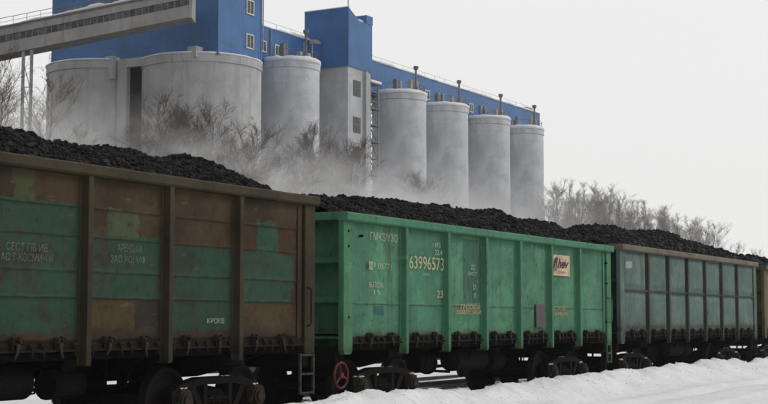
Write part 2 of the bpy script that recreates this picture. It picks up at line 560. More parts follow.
def ground_h(X, Y):
    base = 0.16 + 0.10 * fbm(X * 0.12, Y * 0.12, 3, 3)
    z = base * (1 - sstep(11.35, 11.95, Y)) + (-0.22) * sstep(11.35, 11.95, Y)
    crest_y = 10.75 + 0.25 * fbm(X * 0.35, X * 0, 5, 3)
    crest = (0.42 + 0.14 * fbm(X * 0.55, X * 0 + 3.3, 9, 4)) * np.exp(-((Y - crest_y) / np.where(Y < crest_y, 0.85, 0.38)) ** 2)
    z = z + crest
    near = np.exp(-((Y - crest_y) / 0.75) ** 2)
    z = z + near * (0.11 * fbm(X * 2.4, Y * 2.4, 21, 5) + 0.03 * np.abs(fbm(X * 8, Y * 8, 31, 2)))
    z = z + 0.02 * fbm(X * 1.6, Y * 2.2, 41, 4) * (1 - sstep(11.4, 12, Y))
    # wheel ruts of the snowy track in front of the berm
    for yc in (9.0, 7.5, 6.0):
        w = yc + 0.15 * vnoise(X * 0.1, X * 0, 51)
        z = z - 0.075 * np.exp(-((Y - w) / 0.16) ** 2) * (0.6 + vnoise(X * 0.4, Y, 52)) + 0.03 * np.exp(-((Y - w - 0.33) / 0.12) ** 2)
    far = sstep(16, 20, Y)
    z = z + far * (0.12 + 0.12 * fbm(X * 0.3, Y * 0.3, 61, 3))
    return z


GZ = ground_h(GX, GY)
tag(link('ground', grid_mesh('ground', GX, GY, GZ), M['snow_ground']), kind='structure')

# near-side details: loose snow clods on the berm are part of the ground cover
mb = MB()
r = random.Random(11)


def clod(mb, c, rad, r, squash=0.8):
    ph = [r.uniform(0, 6.28) for _ in range(4)]
    t = (1 + 5 ** 0.5) / 2
    V = [(-1, t, 0), (1, t, 0), (-1, -t, 0), (1, -t, 0), (0, -1, t), (0, 1, t), (0, -1, -t), (0, 1, -t), (t, 0, -1), (t, 0, 1), (-t, 0, -1), (-t, 0, 1)]
    F = [(0, 11, 5), (0, 5, 1), (0, 1, 7), (0, 7, 10), (0, 10, 11), (1, 5, 9), (5, 11, 4), (11, 10, 2), (10, 7, 6), (7, 1, 8), (3, 9, 4), (3, 4, 2), (3, 2, 6), (3, 6, 8), (3, 8, 9), (4, 9, 5), (2, 4, 11), (6, 2, 10), (8, 6, 7), (9, 8, 1)]
    ca, sa = math.cos(ph[0]), math.sin(ph[0])
    cb, sb = math.cos(ph[1]), math.sin(ph[1])
    out = []
    for x, y, z in V:
        k = rad / 1.9 * r.uniform(0.75, 1.2)
        x, y = x * ca - y * sa, x * sa + y * ca
        y, z = y * cb - z * sb, y * sb + z * cb
        out.append((c[0] + x * k, c[1] + y * k, c[2] + z * k * squash))
    mb.add(out, F)


xs = np.array([r.uniform(10, 60) ** 1.0 for _ in range(1500)]); ys = np.array([r.gauss(10.6, 0.4) for _ in range(1500)])
zs = ground_h(xs, ys)
for x, y, z in zip(xs, ys, zs):
    if y < 11.3:
        clod(mb, (x, y, z), r.uniform(0.006, 0.022) * (1.9 if r.random() < 0.05 else 1), r)
tag(mb.build('snow_clods', M['snow'], smooth=True), 'loose white snow clods scattered along the snow bank beside the wagons', 'snow', kind='stuff')

# the two tracks: ballast, sleepers and rails in one structure each
for name, yc in (('railway_track', 13.95), ('far_railway_track', 19.0)):
    t = MB()
    t.prism([(yc - 1.9, -0.30), (yc - 1.45, -0.175), (yc + 1.45, -0.175), (yc + 1.9, -0.30)], -60, 300, 'x')
    o = t.build(name, M['ballast'])
    tag(o, kind='structure')
    sl = MB()
    for k in range(0, 220):
        xx = -20 + k * 0.62
        sl.box(xx - 0.12, xx + 0.12, yc - 1.3, yc + 1.3, -0.25, -0.155)
    sl.build('sleepers', M['wood'], o)
    rl = MB()
    for s in (-1, 1):
        y0 = yc + s * 0.795
        rl.prism([(y0 - .065, -.155), (y0 + .065, -.155), (y0 + .065, -.143), (y0 + .01, -.12), (y0 + .01, -.04), (y0 + .036, -.03), (y0 + .036, -.002),
                  (y0 - .036, -.002), (y0 - .036, -.03), (y0 - .01, -.04), (y0 - .01, -.12), (y0 - .065, -.143)], -60, 300, 'x')
    rl.build('rails', M['rail'], o)

# dark bank added to darken gaps under the wagons, and the raised yard behind
ex = stretch_axis(-60, 10, 90, 420, 0.9, 1.1); ey = stretch_axis(27, 27, 40, 330, 0.5, 1.25)
EX, EY = np.meshgrid(ex, ey)
EZ = -0.4 + 2.6 * sstep(27.5, 36, EY + 1.2 * vnoise(EX * 0.15, EY * 0, 71)) + 0.5 * fbm(EX * 0.5, EY * 0.5, 72, 4)
tag(link('added_dark_bank', grid_mesh('added_dark_bank', EX, EY, EZ), M['bank_dark']), kind='structure')

# ------------------------------------------------------------------ wagons
CACHE = {}


def bogie_meshes():
    if CACHE: return
    w = MB()      # one wheel with its half axle, axis along y at the origin
    prof = [(0.475, -0.065), (0.49, -0.045), (0.48, 0.045), (0.505, 0.05), (0.505, 0.075), (0.44, 0.078), (0.42, 0.03), (0.20, -0.02), (0.16, 0.09), (0.085, 0.09)]
    n = 40
    v = []; f = []
    prof = [(0.085, -0.10), (0.16, -0.10), (0.18, -0.05), (0.40, 0.0), (0.42, -0.065)] + prof
    for (rr, yy) in prof:
        for k in range(n):
            a = 2 * math.pi * k / n
            v.append((rr * math.cos(a), yy, rr * math.sin(a)))
    for j in range(len(prof) - 1):
        for k in range(n):
            a = j * n + k; b = j * n + (k + 1) % n
            f.append((a, b, b + n, a + n))
    w.add(v, f)
    w.tube([(0, -0.25, 0), (0, 0.8, 0)], 0.082, 14)
    CACHE['wheel'] = w.mesh('wheel', True)
    s = MB()       # cast side frame in the xz-plane, thickness along y
    y0, y1 = -0.09, 0.09
    s.prism([(-1.12, .62), (-0.98, .70), (-0.45, .80), (0.45, .80), (0.98, .70), (1.12, .62), (1.12, .50), (0.98, .585), (0.42, .69), (-0.42, .69), (-0.98, .585), (-1.12, .50)], y0, y1)
    for k in (-1, 1):
        s.prism([(k * .70, .62), (k * .58, .66), (k * .30, .26), (k * .36, .16)][::k], y0 + .01, y1 - .01)       # diagonal
        s.prism([(k * .36, .69), (k * .27, .69), (k * .27, .20), (k * .36, .20)][::k], y0 + .02, y1 - .02)       # column
        s.prism([(k * 1.17, .62), (k * 1.07, .62), (k * 1.05, .33), (k * 1.17, .33)][::k], y0 - .02, y1)       # pedestal horns
        s.prism([(k * .80, .62), (k * .70, .62), (k * .70, .33), (k * .79, .33)][::k], y0 - .02, y1)
    s.prism([(-.42, .23), (.42, .23), (.34, .10), (-.34, .10)], y0 - .03, y1 + .03)
    CACHE['side_frame'] = s.mesh('side_frame')
    b = MB()
    b.box(-.14, .14, -.12, .12, .36, .60)
    b.tube([(0, -.20, .475), (0, .12, .475)], .135, 18)
    b.tube([(0, -.235, .475), (0, -.19, .475)], .09, 14)
    b.prism([(-.20, .40), (-.10, .63), (.10, .63), (.20, .40), (.165, .40), (.08, .59), (-.08, .59), (-.165, .40)], -.17, -.10)
    CACHE['axle_box'] = b.mesh('axle_box', False)
    sp = MB()
    for dx in (-.17, 0, .17):
        pts = []
        for k in range(0, 49):
            a = k * 2 * math.pi / 8
            pts.append((dx + .075 * math.cos(a), .075 * math.sin(a), .24 + .25 * k / 48))
        sp.tube(pts, .016, 5)
    CACHE['spring_set'] = sp.mesh('spring_set', True)
    l = MB()       # hanging hatch latch: bracket, hinge barrel and curved lever
    l.prism([(-.028, .05), (.030, .05), (.036, -.02), (.012, -.11), (-.040, -.20), (-.055, -.19), (-.020, -.10), (-.022, -.02)], -.080, -.055)
    l.tube([(-.03, -.02, .13), (.03, -.07, .12), (.07, -.08, .06)], .014, 6)
    CACHE['hatch_latch'] = l.mesh('hatch_latch')
    l = MB()
    l.tube([(-.08, -.04, .05), (.08, -.04, .05)], .018, 8)
    for sx in (-1, 1):
        l.prism([(sx * .09, .16), (sx * .06, .16), (sx * .05, .0), (sx * .075, -.06), (sx * .10, .0)][::sx], -.045, 0)
        l.tube([(sx * .13, -.03, .13), (sx * .15, -.05, .10), (sx * .14, -.05, .05), (sx * .12, -.03, .03)], .012, 5)
    CACHE['latch_bracket'] = l.mesh('latch_bracket')
    l = MB()
    l.box(-.015, .015, -.02, .03, -.15, -.02)
    l.tube([(-.05, -.0, 0), (.05, -.0, 0)], .024, 7)
    CACHE['hatch_hinge'] = l.mesh('hatch_hinge')


def make_bogie(root, xc):
    bogie_meshes()
    bm = MB()
    bm.prism([(-1.15, .42), (-1.0, .62), (-.3, .70), (.3, .70), (1.0, .62), (1.15, .42), (.4, .34), (-.4, .34)], xc - .20, xc + .20, 'x')
    for k in (-1, 1):           # brake beams and levers
        bm.tube([(xc + k * .46, -.85, .34), (xc + k * .46, .85, .34)], .04, 8)
        bm.tube([(xc + k * .50, -.1, .30), (xc + k * .30, -.1, .86)], .03, 6)
        bm.box(xc + k * .44 - .03, xc + k * .44 + .03, -.84, -.74, .25, .60)
    bo = bm.build('bogie', M['steel_under'], root)
    for k in (-1, 1):
        for s in (-1, 1):
            o = link('wheel', CACHE['wheel'], M['tread'], bo, loc=(xc + k * .925, s * .79, .475))
            o.rotation_euler = (0, 0, 0 if s < 0 else math.pi)
            o = link('axle_box', CACHE['axle_box'], M['axle'], bo, loc=(xc + k * .925, s * 1.03, 0))
            o.rotation_euler = (0, 0, 0 if s < 0 else math.pi)
    for s in (-1, 1):
        link('side_frame', CACHE['side_frame'], M['steel_dark'], bo, loc=(xc, s * 1.03, 0))
        link('spring_set', CACHE['spring_set'], M['steel_rusty'], bo, loc=(xc, s * 1.04, 0))
    # wind-blown snow lying on the castings
    sn = MB(); rr = random.Random(int(xc * 100) + int(root.location.x * 10))
    for k in (-1, 1):
        for q in range(5):
            clod(sn, (xc + k * .925 + rr.uniform(-.12, .12), -1.10 + rr.uniform(-.03, .03), .655), rr.uniform(.03, .055), rr, .45)
    for q in range(4):
        clod(sn, (xc + rr.uniform(-.4, .4), -1.06, .80), rr.uniform(.025, .05), rr, .4)
    sn.build('snow', M['snow'], bo, smooth=True)
    return bo


def side_sheet(L, zb, zt, y, seams, posts, style, seed, sgn):
    """pressed steel side sheets with seams, dents and (style 'pressed') a raised field in every bay"""
    nx = int(L / 0.05); nz = 44
    xs = np.linspace(-L / 2, L / 2, nx); zsv = np.linspace(zb, zt, nz)
    extra = []
    for s in seams: extra += [s - .018, s - .008, s + .008, s + .018]
    zsv = np.unique(np.round(np.concatenate([zsv, extra]), 4))
    X, Z = np.meshgrid(xs, zsv)
    off = np.zeros_like(X)
    pd = np.min(np.abs(X[..., None] - np.array(posts)), axis=-1)
    free = sstep(0.1, 0.45, pd)
    off += free * 0.030 * fbm(X * 0.9, Z * 1.3, seed, 3) + free * 0.010 * fbm(X * 3, Z * 3, seed + 5, 2)
    for s in seams:
        off += 0.016 * np.exp(-((Z - s) / 0.011) ** 2)
    if style == 'pressed':
        lim = sorted(posts)
        mids = [zb] + list(seams) + [zt]
        for a, b in zip(lim[:-1], lim[1:]):
            for z0, z1 in zip(mids[:-1], mids[1:]):
                m = sstep(a + .16, a + .24, X) * (1 - sstep(b - .24, b - .16, X)) * sstep(z0 + .08, z0 + .16, Z) * (1 - sstep(z1 - .16, z1 - .08, Z))
                off += 0.035 * m
    Y = np.full_like(X, y) + sgn * off
    if sgn > 0:
        X = X[:, ::-1]; Y = Y[:, ::-1]
    return X, Y, Z


def make_wagon(label, xc, zt, mats, seams, style='flat', first_text=None, bogie_off=0.0, seed=1, L=12.73):
    side, frame, chord = mats
    root = thing('gondola_wagon', label, 'wagon', (xc, 13.95, 0), 'open gondola wagons loaded with coal')
    h = L / 2
    posts = [-h + 0.17, -h + 2.14] + [-h + 2.14 + 1.69 * k for k in range(1, 6)] + [h - 0.17]
    inner = posts[1:-1]
    zw = 1.36
    YS = 1.47
    for sg in (-1, 1):
        X, Y, Z = side_sheet(L, zw, zt - .10, sg * YS, seams, posts, style, seed + (0 if sg < 0 else 9), sg)
        me = grid_mesh('side_wall', X, Y, Z)
        o = link('side_wall', me, side, root)
        so = o.modifiers.new('thick', 'SOLIDIFY'); so.thickness = 0.012; so.offset = -1
        # posts of hat section
        for p in inner:
            m = MB()
            zlow = 1.05; dp = .075 if style == 'pressed' else .12
            m.prism([(p - .10, sg * (YS - .01)), (p - .10, sg * (YS + .012)), (p - .068, sg * (YS + .014)), (p - .048, sg * (YS + dp)), (p + .048, sg * (YS + dp)),
                     (p + .068, sg * (YS + .014)), (p + .10, sg * (YS + .012)), (p + .10, sg * (YS - .01))][::-sg], zlow + .02, zt - .09, 'z')
            m.prism([(p - .065, sg * (YS - .10)), (p - .046, sg * (YS + dp - .007)), (p + .046, sg * (YS + dp - .007)), (p + .065, sg * (YS - .10))][::-sg], zlow, zlow + .018, 'z')
            m.build('post', frame, root, bevel=.006)
        # flat corner posts, their lower corners cut off
        for e in (-1, 1):
            x0, x1 = sorted((e * h, e * (h - .30)))
            m = MB()
            m.prism([(x0, 1.14), (x0 + .05, 1.07), (x1 - .05, 1.07), (x1, 1.14), (x1, zt - .05), (x0, zt - .05)], sg * (YS - .05), sg * (YS + .06))
            m.build('corner_post', side if style == 'pressed' else frame, root, bevel=.012)
            m = MB()
            m.box(min(e * (h - .34), e * (h - .46)), max(e * (h - .34), e * (h - .46)), *sorted((sg * (YS - .004), sg * (YS + .02))), 1.36, zt - .10)
            m.build('edge_strip', side, root)
        m = MB()                      # top chord: a folded box tube
        m.prism([(sg * (YS - .06), zt - .155), (sg * (YS + .125), zt - .155), (sg * (YS + .15), zt - .125), (sg * (YS + .15), zt - .02), (sg * (YS + .12), zt), (sg * (YS - .06), zt)],
                -h - .02, h + .02, 'x')
        m.build('top_chord', chord, root, bevel=.01)
        m = MB()                      # lower chord / side sill
        m.prism([(sg * (YS - .10), 1.24), (sg * (YS + .045), 1.24), (sg * (YS + .045), 1.265), (sg * (YS + .012), 1.275), (sg * (YS + .012), 1.37), (sg * (YS - .10), 1.37)], -h + .1, h - .1, 'x')
        m.build('side_sill', M['latch_brown'], root)
    # latches along both sides, in mirrored pairs
    bogie_meshes()
    ends = [-h + .45] + inner + [h - .45]
    flip = 1; rr_ = random.Random(seed)
    for a, b in zip(ends[:-1], ends[1:]):
        for t in (0.27, 0.72):
            o = link('latch_bracket', CACHE['latch_bracket'], M['latch_brown'], root, loc=(a + (b - a) * t, -YS - .015, 1.31))
            o.scale = (.8, .9, .75)
            o.rotation_euler = (0, rr_.uniform(-.12, .12), 0)
            o = link('hatch_latch', CACHE['hatch_latch'], M['lever'], o)
            o.scale = (flip, 1, rr_.uniform(.85, 1.1))
            o.rotation_euler = (0, rr_.uniform(-.25, .25), 0)
            flip = -flip
    for a, b in zip(ends[:-1], ends[1:]):
        for t in (0.10, 0.44, 0.56, 0.90):
            link('hatch_hinge', CACHE['hatch_hinge'], M['latch_brown'], root, loc=(a + (b - a) * t, -YS - .03, 1.325 + rr_.uniform(-.01, .01)))
    # end walls with horizontal ribs
    for e in (-1, 1):
        m = MB()
        xa, xb = sorted((e * (h - .30), e * (h - .33)))
        m.box(xa, xb, -YS + .05, YS - .05, 1.10, zt - .06)
        ew = m.build('end_wall', frame if style == 'pressed' else side, root)
        for zr in (1.98, 2.66, 1.36):
            rb = MB()
            rb.prism([(e * (h - .302), zr - .08), (e * (h - .14), zr - .03), (e * (h - .14), zr + .03), (e * (h - .302), zr + .08)], -YS + .052, YS - .052, 'y')
            rb.build('rib', frame, ew)
        m = MB()
        xa, xb = sorted((e * (h - .34), e * (h + .0)))
        m.box(xa, xb, -YS + .062, YS - .062, zt - .13, zt + .005)
        m.build('end_chord', chord, root, bevel=.01)
        # buffer beam, coupler, hoses
        m = MB()
        xa, xb = sorted((e * (h - .25), e * (h + .02)))
        m.box(xa, xb, -1.38, 1.38, .88, 1.20)
        m.build('head_stock', M['steel_under'], root)
        m = MB()
        m.box(*sorted((e * (h - .1), e * (h + .38))), -.13, .13, .88, 1.18)
        m.prism([(e * (h + .30), -.20), (e * (h + .62), -.12), (e * (h + .66), .05), (e * (h + .50), .22), (e * (h + .30), .22)][::e], .86, 1.20, 'z')
        cp = m.build('coupler', M['steel_dark'], root)
        m = MB()
        m.tube([(e * (h + .0), .45, .9), (e * (h + .15), .42, .72), (e * (h + .35), .3, .55), (e * (h + .5), .1, .6)], .03, 7)
        m.build('brake_hose', M['steel_under'], cp, smooth=True)
    fl = MB(); fl.box(-h + .14, h - .14, -YS + .02, YS - .02, 1.375, 1.42); fl.build('floor', M['steel_under'], root)
    # underframe: centre sill, cross-bearers, hopper doors hanging either side of it
    m = MB()
    m.box(-h + .3, h - .3, -.24, .24, .86, 1.36)
    for p in inner + [-h + .9, h - .9]:
        m.prism([(-1.44, 1.20), (-.3, .88), (.3, .88), (1.44, 1.20), (1.44, 1.36), (-1.44, 1.36)], p - .07, p + .07, 'x')
    for e in (-1, 1):
        m.prism([(-1.40, .98), (-.5, .78), (.5, .78), (1.40, .98), (1.40, 1.36), (-1.40, 1.36)], e * 4.325 - .26, e * 4.325 + .26, 'x')
    m.build('underframe', M['steel_under'], root)
    for a, b in zip(ends[:-1], ends[1:]):
        for sg in (-1, 1):
            m = MB()
            m.prism([(sg * .30, 1.30), (sg * 1.40, 1.22), (sg * 1.40, 1.13), (sg * 1.30, 1.16), (sg * .30, 1.22)][::sg], a + .10, b - .10, 'x')
            m.build('floor_hatch', M['steel_under'], root)
    # brake gear
    m = MB()
    m.tube([(-.9, -.72, .84), (-.82, -.72, .84), (.55, -.72, .84), (.63, -.72, .84)], [.12, .225, .225, .12], 22)
    m.build('air_reservoir', M['steel_dark'], root, smooth=False)
    m = MB()
    m.tube([(-2.1, -.55, .80), (-1.55, -.55, .80)], .19, 18)
    m.tube([(-1.55, -.55, .80), (-1.48, -.55, .80)], .23, 18)
    m.tube([(-1.48, -.55, .80), (-1.1, -.45, .80)], .035, 8)
    m.build('brake_cylinder', M['steel_dark'], root)
    m = MB()
    m.tube([(1.1, -.62, .78), (1.7, -.62, .78)], .20, 16)
    m.box(1.3, 1.55, -.75, -.5, .95, 1.1)
    m.build('load_valve', M['steel_dark'], root)
    m = MB()
    m.tube([(-3.3, -.35, .74), (3.3, -.35, .70)], .022, 6)
    m.tube([(-h + .2, .5, .96), (h - .2, .5, .96)], .028, 6)
    m.tube([(-3.2, .35, .62), (3.0, .40, .66)], .025, 6)
    m.tube([(-1.2, -.9, .62), (-1.0, .6, .66)], .03, 6)
    for xx in (-2.5, -.6, .4, 2.2):
        m.tube([(xx, -.72, 1.2), (xx, -.72, .62)], .018, 6)
        m.tube([(xx + .3, -1.0, 1.2), (xx + .2, -.9, .70), (xx + .1, -.5, .62)], .016, 6)
    m.build('brake_rigging', M['steel_under'], root)
    for e in (-1, 1):
        make_bogie(root, e * 4.325 + bogie_off)
    return root, h, YS


def ladder(root, x0, x1, z0, z1, y, mt, n=3):
    m = MB()
    for x in (x0, x1):
        m.box(x - .018, x + .018, y - .02, y + .02, z0, z1)
    for k in range(n):
        zz = z0 + .03 + (z1 - z0 - .06) * k / (n - 1)
        m.box(x0 + .018, x1 - .018, y - .016, y + .016, zz - .014, zz + .014)
    m.build('ladder', mt, root)


def handrail(root, x, z0, z1, y, mt):
    m = MB()
    m.tube([(x, y + .02, z0), (x, y - .05, z0 + .03), (x, y - .06, z0 + .08), (x, y - .06, z1 - .08), (x, y - .05, z1 - .03), (x, y + .02, z1)], .014, 7)
    m.build('handrail', mt, root, smooth=True)


# --- wagon 1, the nearest
w1, h, YS = make_wagon('nearest wagon, brown with patched dark green panels and rusty brown frame', W1C, 3.66, (M['w1_side'], M['w1_frame'], M['w1_frame']),
                       (1.93, 2.27, 2.72, 3.1), seed=3)
ladder(w1, h - .47, h - .08, .46, 1.12, -YS - .08, M['ladder'], 3)
handrail(w1, h - .22, 1.55, 2.18, -YS - .07, M['steel_rusty'])
FY = -YS - .034
text('stencil_text', 'СЕСТ ПВ ИВ', .135, M['stencil_dim'], w1, (12.72 - W1C, FY, 2.49), width=.72)
text('stencil_text', 'АС Т-КОСМИЧ-И', .135, M['stencil_dim'], w1, (12.64 - W1C, FY, 2.36), width=.90)
text('stencil_text', 'АРЕНДАМ', .135, M['stencil_dim'], w1, (14.78 - W1C, FY, 2.56), width=.50)
text('stencil_text', 'ЗАО ХО) МФ', .135, M['stencil_dim'], w1, (14.64 - W1C, FY, 2.41), width=.72)
text('stencil_text', 'КРОКВ', .10, M['stencil'], w1, (16.78 - W1C, FY, 1.60), width=.42)
# --- wagon 2, bright green
w2, h, YS = make_wagon('bright green wagon with white number 63996573 on its side', W2C, 3.48, (M['w2_side'], M['w2_frame'], M['w2_frame']), (1.93,), seed=12, bogie_off=.12)
m = MB(); c0 = (-h + .10, -1.42, .72)
m.ring(c0, .215, .022, 'y', 28, 7)
for k in range(3):
    a = math.radians(90 + 120 * k + 10)
    m.tube([c0, (c0[0] + .21 * math.cos(a), c0[1], c0[2] + .21 * math.sin(a))], .019, 6)
m.tube([(c0[0], c0[1] - .03, c0[2]), (c0[0], c0[1] + .10, c0[2])], .05, 10)
bw = m.build('brake_wheel', M['red'], w2)
m = MB(); m.tube([(c0[0], c0[1] + .06, c0[2]), (c0[0], c0[1] + .7, c0[2])], .025, 7); m.box(c0[0] - .04, c0[0] + .04, c0[1] + .10, c0[1] + .14, c0[2], 1.1)
m.build('wheel_shaft', M['steel_dark'], bw)
ladder(w2, h - .32, h - .06, .62, 1.10, -YS - .05, M['w2_frame'], 3)
handrail(w2, h - .16, 1.6, 2.2, -YS - .07, M['w2_frame'])
def tx(s, size, px, z, mt='stencil', width=None, **k):
    return text('stencil_text', s, size, M[mt], w2, (px - W2C, FY, z), width=width, **k)
tx('ГМКЅ/УЗО', .19, 21.50, 3.05, width=.98)
tx('№ 05771', .15, 21.48, 2.55, width=.78); tx('■', .20, 21.45, 2.53, width=.14)
tx('БЛОК', .13, 21.47, 2.22, width=.50); tx('15', .11, 21.60, 2.10, width=.2)
tx('63996573', .34, 22.93, 2.60, 'stencil_yellow', width=1.38)
tx('т 69,5', .13, 23.85, 3.03, width=.34); tx('22,4', .13, 23.95, 2.89, width=.3)
tx('23', .19, 24.03, 2.08, 'stencil_yellow', width=.24)
tx('ДС', .13, 25.50, 2.66, width=.22); tx('ЦИСТ', .10, 25.36, 2.54, width=.42)
tx('Р', .16, 25.60, 2.24, width=.11); tx('б', .14, 25.62, 2.10, width=.11)
tx('ГРУЗОВОЙ', .12, 25.05, 1.87, 'stencil_yellow', width=.85); tx('СЕВЕРСТРОЙ', .10, 24.86, 1.77, 'stencil_yellow', width=1.08)
tx('СТРОЙТ', .11, 29.72, 1.88, 'stencil', width=.75); tx('СЕРВИС', .10, 29.62, 1.76, 'stencil', width=.95)
# advert panel with script lettering
m = MB(); m.box(29.55 - W2C, 30.66 - W2C, -YS - .045, -YS - .022, 2.66, 3.13)
pb = NT('cream_board')
cc = pb.mix(pb.ramp(pb.noise(3.5, 5, 0.6).outputs[0], 0.4, 0.62), (0.60, 0.50, 0.36), (0.46, 0.30, 0.20))
pb.done(cc, 0.7, 0.2)
ad = m.build('sign_board', pb.m, w2)
ink = worn('dark_ink', (0.05, 0.035, 0.05), 0.2, 20, 0.8, 0.7)
inkr = worn('red_ink', (0.30, 0.07, 0.04), 0.2, 20, 0.8, 0.7)
text('lettering', 'hev', .30, ink, ad, (29.92 - W2C, -YS - .050, 2.84), shear=.35, width=.66, bold=.008)
m = MB()
m.prism([(29.64 - W2C, 2.73), (29.69 - W2C, 2.73), (29.86 - W2C, 3.03), (29.82 - W2C, 3.08), (29.74 - W2C, 3.00)], -YS - .052, -YS - .047)
m.prism([(29.79 - W2C, 2.77), (29.84 - W2C, 2.77), (29.95 - W2C, 3.05), (29.89 - W2C, 3.09)], -YS - .052, -YS - .047)
m.build('emblem', ink, ad)
text('lettering', 'ПОКРОВ', .07, inkr, ad, (29.98 - W2C, -YS - .050, 2.71), width=.40)
m = MB(); m.box(28.70 - W2C, 29.18 - W2C, -YS - .055, -YS - .022, 1.50, 2.0)
m.build('data_plate', worn('grey_plate', (0.10, 0.09, 0.10), 0.3, 5, .8, .7), w2)
m = MB()
for (xx, zz) in ((20.73, 3.16), (20.73, 2.9), (21.2, 3.1), (20.74, 1.7), (33.0, 3.05), (33.02, 2.55), (33.05, 2.2), (32.98, 1.62)):
    m.tube([(xx - W2C, -YS - .07, zz), (xx - W2C, -YS - .0, zz)], .022, 8)
m.build('bolts', M['steel_under'], w2)
# --- wagon 3, grey teal
W3C = 33.95 + 6.4
w3, h, YS = make_wagon('grey teal wagon with pressed panels in two tiers and brown posts', W3C, 3.57, (M['w3_side'], M['w3_frame'], M['w3_chord']), (2.42,), style='pressed', seed=22, L=12.8)
m = MB(); m.box(-h + .3, h - .3, -YS - .055, -YS - .002, 2.395, 2.445); m.build('waist_rail', M['w3_frame'], w3, bevel=.008)
ladder(w3, h - .40, h - .08, .55, 1.10, -YS - .05, M['steel_rusty'], 3)
# --- wagon 4, only its end shows
W4C = W3C + 13.75
w4, h, YS = make_wagon('farthest wagon, olive yellow, cut off by the right edge of the photo', W4C, 3.50, (M['w4_side'], M['w4_frame'], M['w4_frame']), (1.93,), seed=31)

# ------------------------------------------------------------------ coal loads
def coal_load(label, xc, L, zt, crest, seed, nlump, rad, step):
    h = L / 2 - .16
    xs = np.arange(-h, h + 1e-6, step); ys = np.arange(-1.40, 1.401, step)
    X, Y = np.meshgrid(xs, ys)
    cx = np.array([c[0] - xc for c in crest]); cz = np.array([c[1] for c in crest])

    def H(X, Y):
        top = np.interp(X, cx, cz)
        side = np.clip(1 - (np.abs(Y) / 1.42) ** 2.3, 0, 1)
        edge = zt - .07
        z = edge + (top - edge) * side
        rough = 0.5 + 0.5 * side
        z = z + rough * (0.15 * fbm(X * 1.1, Y * 1.1, seed, 3) + 0.07 * fbm(X * 5, Y * 5, seed + 3, 3))
        return z
    Z = H(X, Y)
    me = grid_mesh('coal_load', X, Y, Z, smooth=False)
    o = link('coal_load', me, M['coal'], loc=(xc, 13.95, 0))
    # lumps are welded into the same mesh
    r = random.Random(seed)
    mb = MB()
    lx = np.array([r.uniform(-h, h) for _ in range(nlump)]); ly = np.array([r.uniform(-1.40, 1.35) for _ in range(nlump)])
    lz = H(lx, ly)
    for x, y, z in zip(lx, ly, lz):
        clod(mb, (x, y, z + r.uniform(-.03, .02)), rad * r.uniform(.3, 1.0) * (2.0 if r.random() < .05 else 1), r, .85)
    V = [tuple(v.co) for v in me.vertices]; F = [tuple(p.vertices) for p in me.polygons]
    n = len(V)
    # a skirt and a base close the body
    me2 = bpy.data.meshes.new('coal_load')
    me2.from_pydata(V + mb.v, [], F + [tuple(i + n for i in f) for f in mb.f])
    me2.update(); me2.materials.append(M['coal'])
    o.data = me2
    tag(o, label, 'coal', 'coal loads heaped in the wagons', 'stuff')
    return o


coal_load('heap of black lump coal in the nearest brown and green wagon', W1C, 12.73, 3.66,
          [(6.9, 3.6), (7.6, 4.1), (12.5, 4.28), (13.6, 4.21), (14.6, 4.06), (15.6, 4.02), (16.6, 4.13), (17.6, 4.14), (18.4, 4.04), (18.8, 3.90), (19.1, 3.62), (19.6, 3.48)], 5, 21000, .043, .04)
coal_load('heap of black coal in the bright green wagon', W2C, 12.73, 3.48,
          [(20.6, 3.58), (21.4, 3.78), (23, 3.92), (25, 3.98), (27.5, 4.02), (28.9, 4.12), (30.2, 3.93), (31.2, 4.03), (32.0, 4.08), (32.6, 3.98), (33.2, 3.62)], 15, 13000, .046, .05)
coal_load('heap of black coal in the grey teal wagon', W3C, 12.8, 3.57,
          [(34.0, 3.75), (34.5, 3.92), (35.2, 4.12), (36.6, 4.24), (37.6, 4.02), (38.4, 4.12), (39.7, 4.32), (41.5, 4.22), (43, 4.14), (45, 4.05), (46.0, 3.93), (46.5, 3.6)], 25, 7000, .055, .07)
coal_load('heap of black coal in the farthest olive wagon', W4C, 12.73, 3.50,
          [(47.8, 3.75), (48.8, 3.88), (50, 3.9), (58, 3.9), (60, 3.5)], 35, 1500, .09, .1)

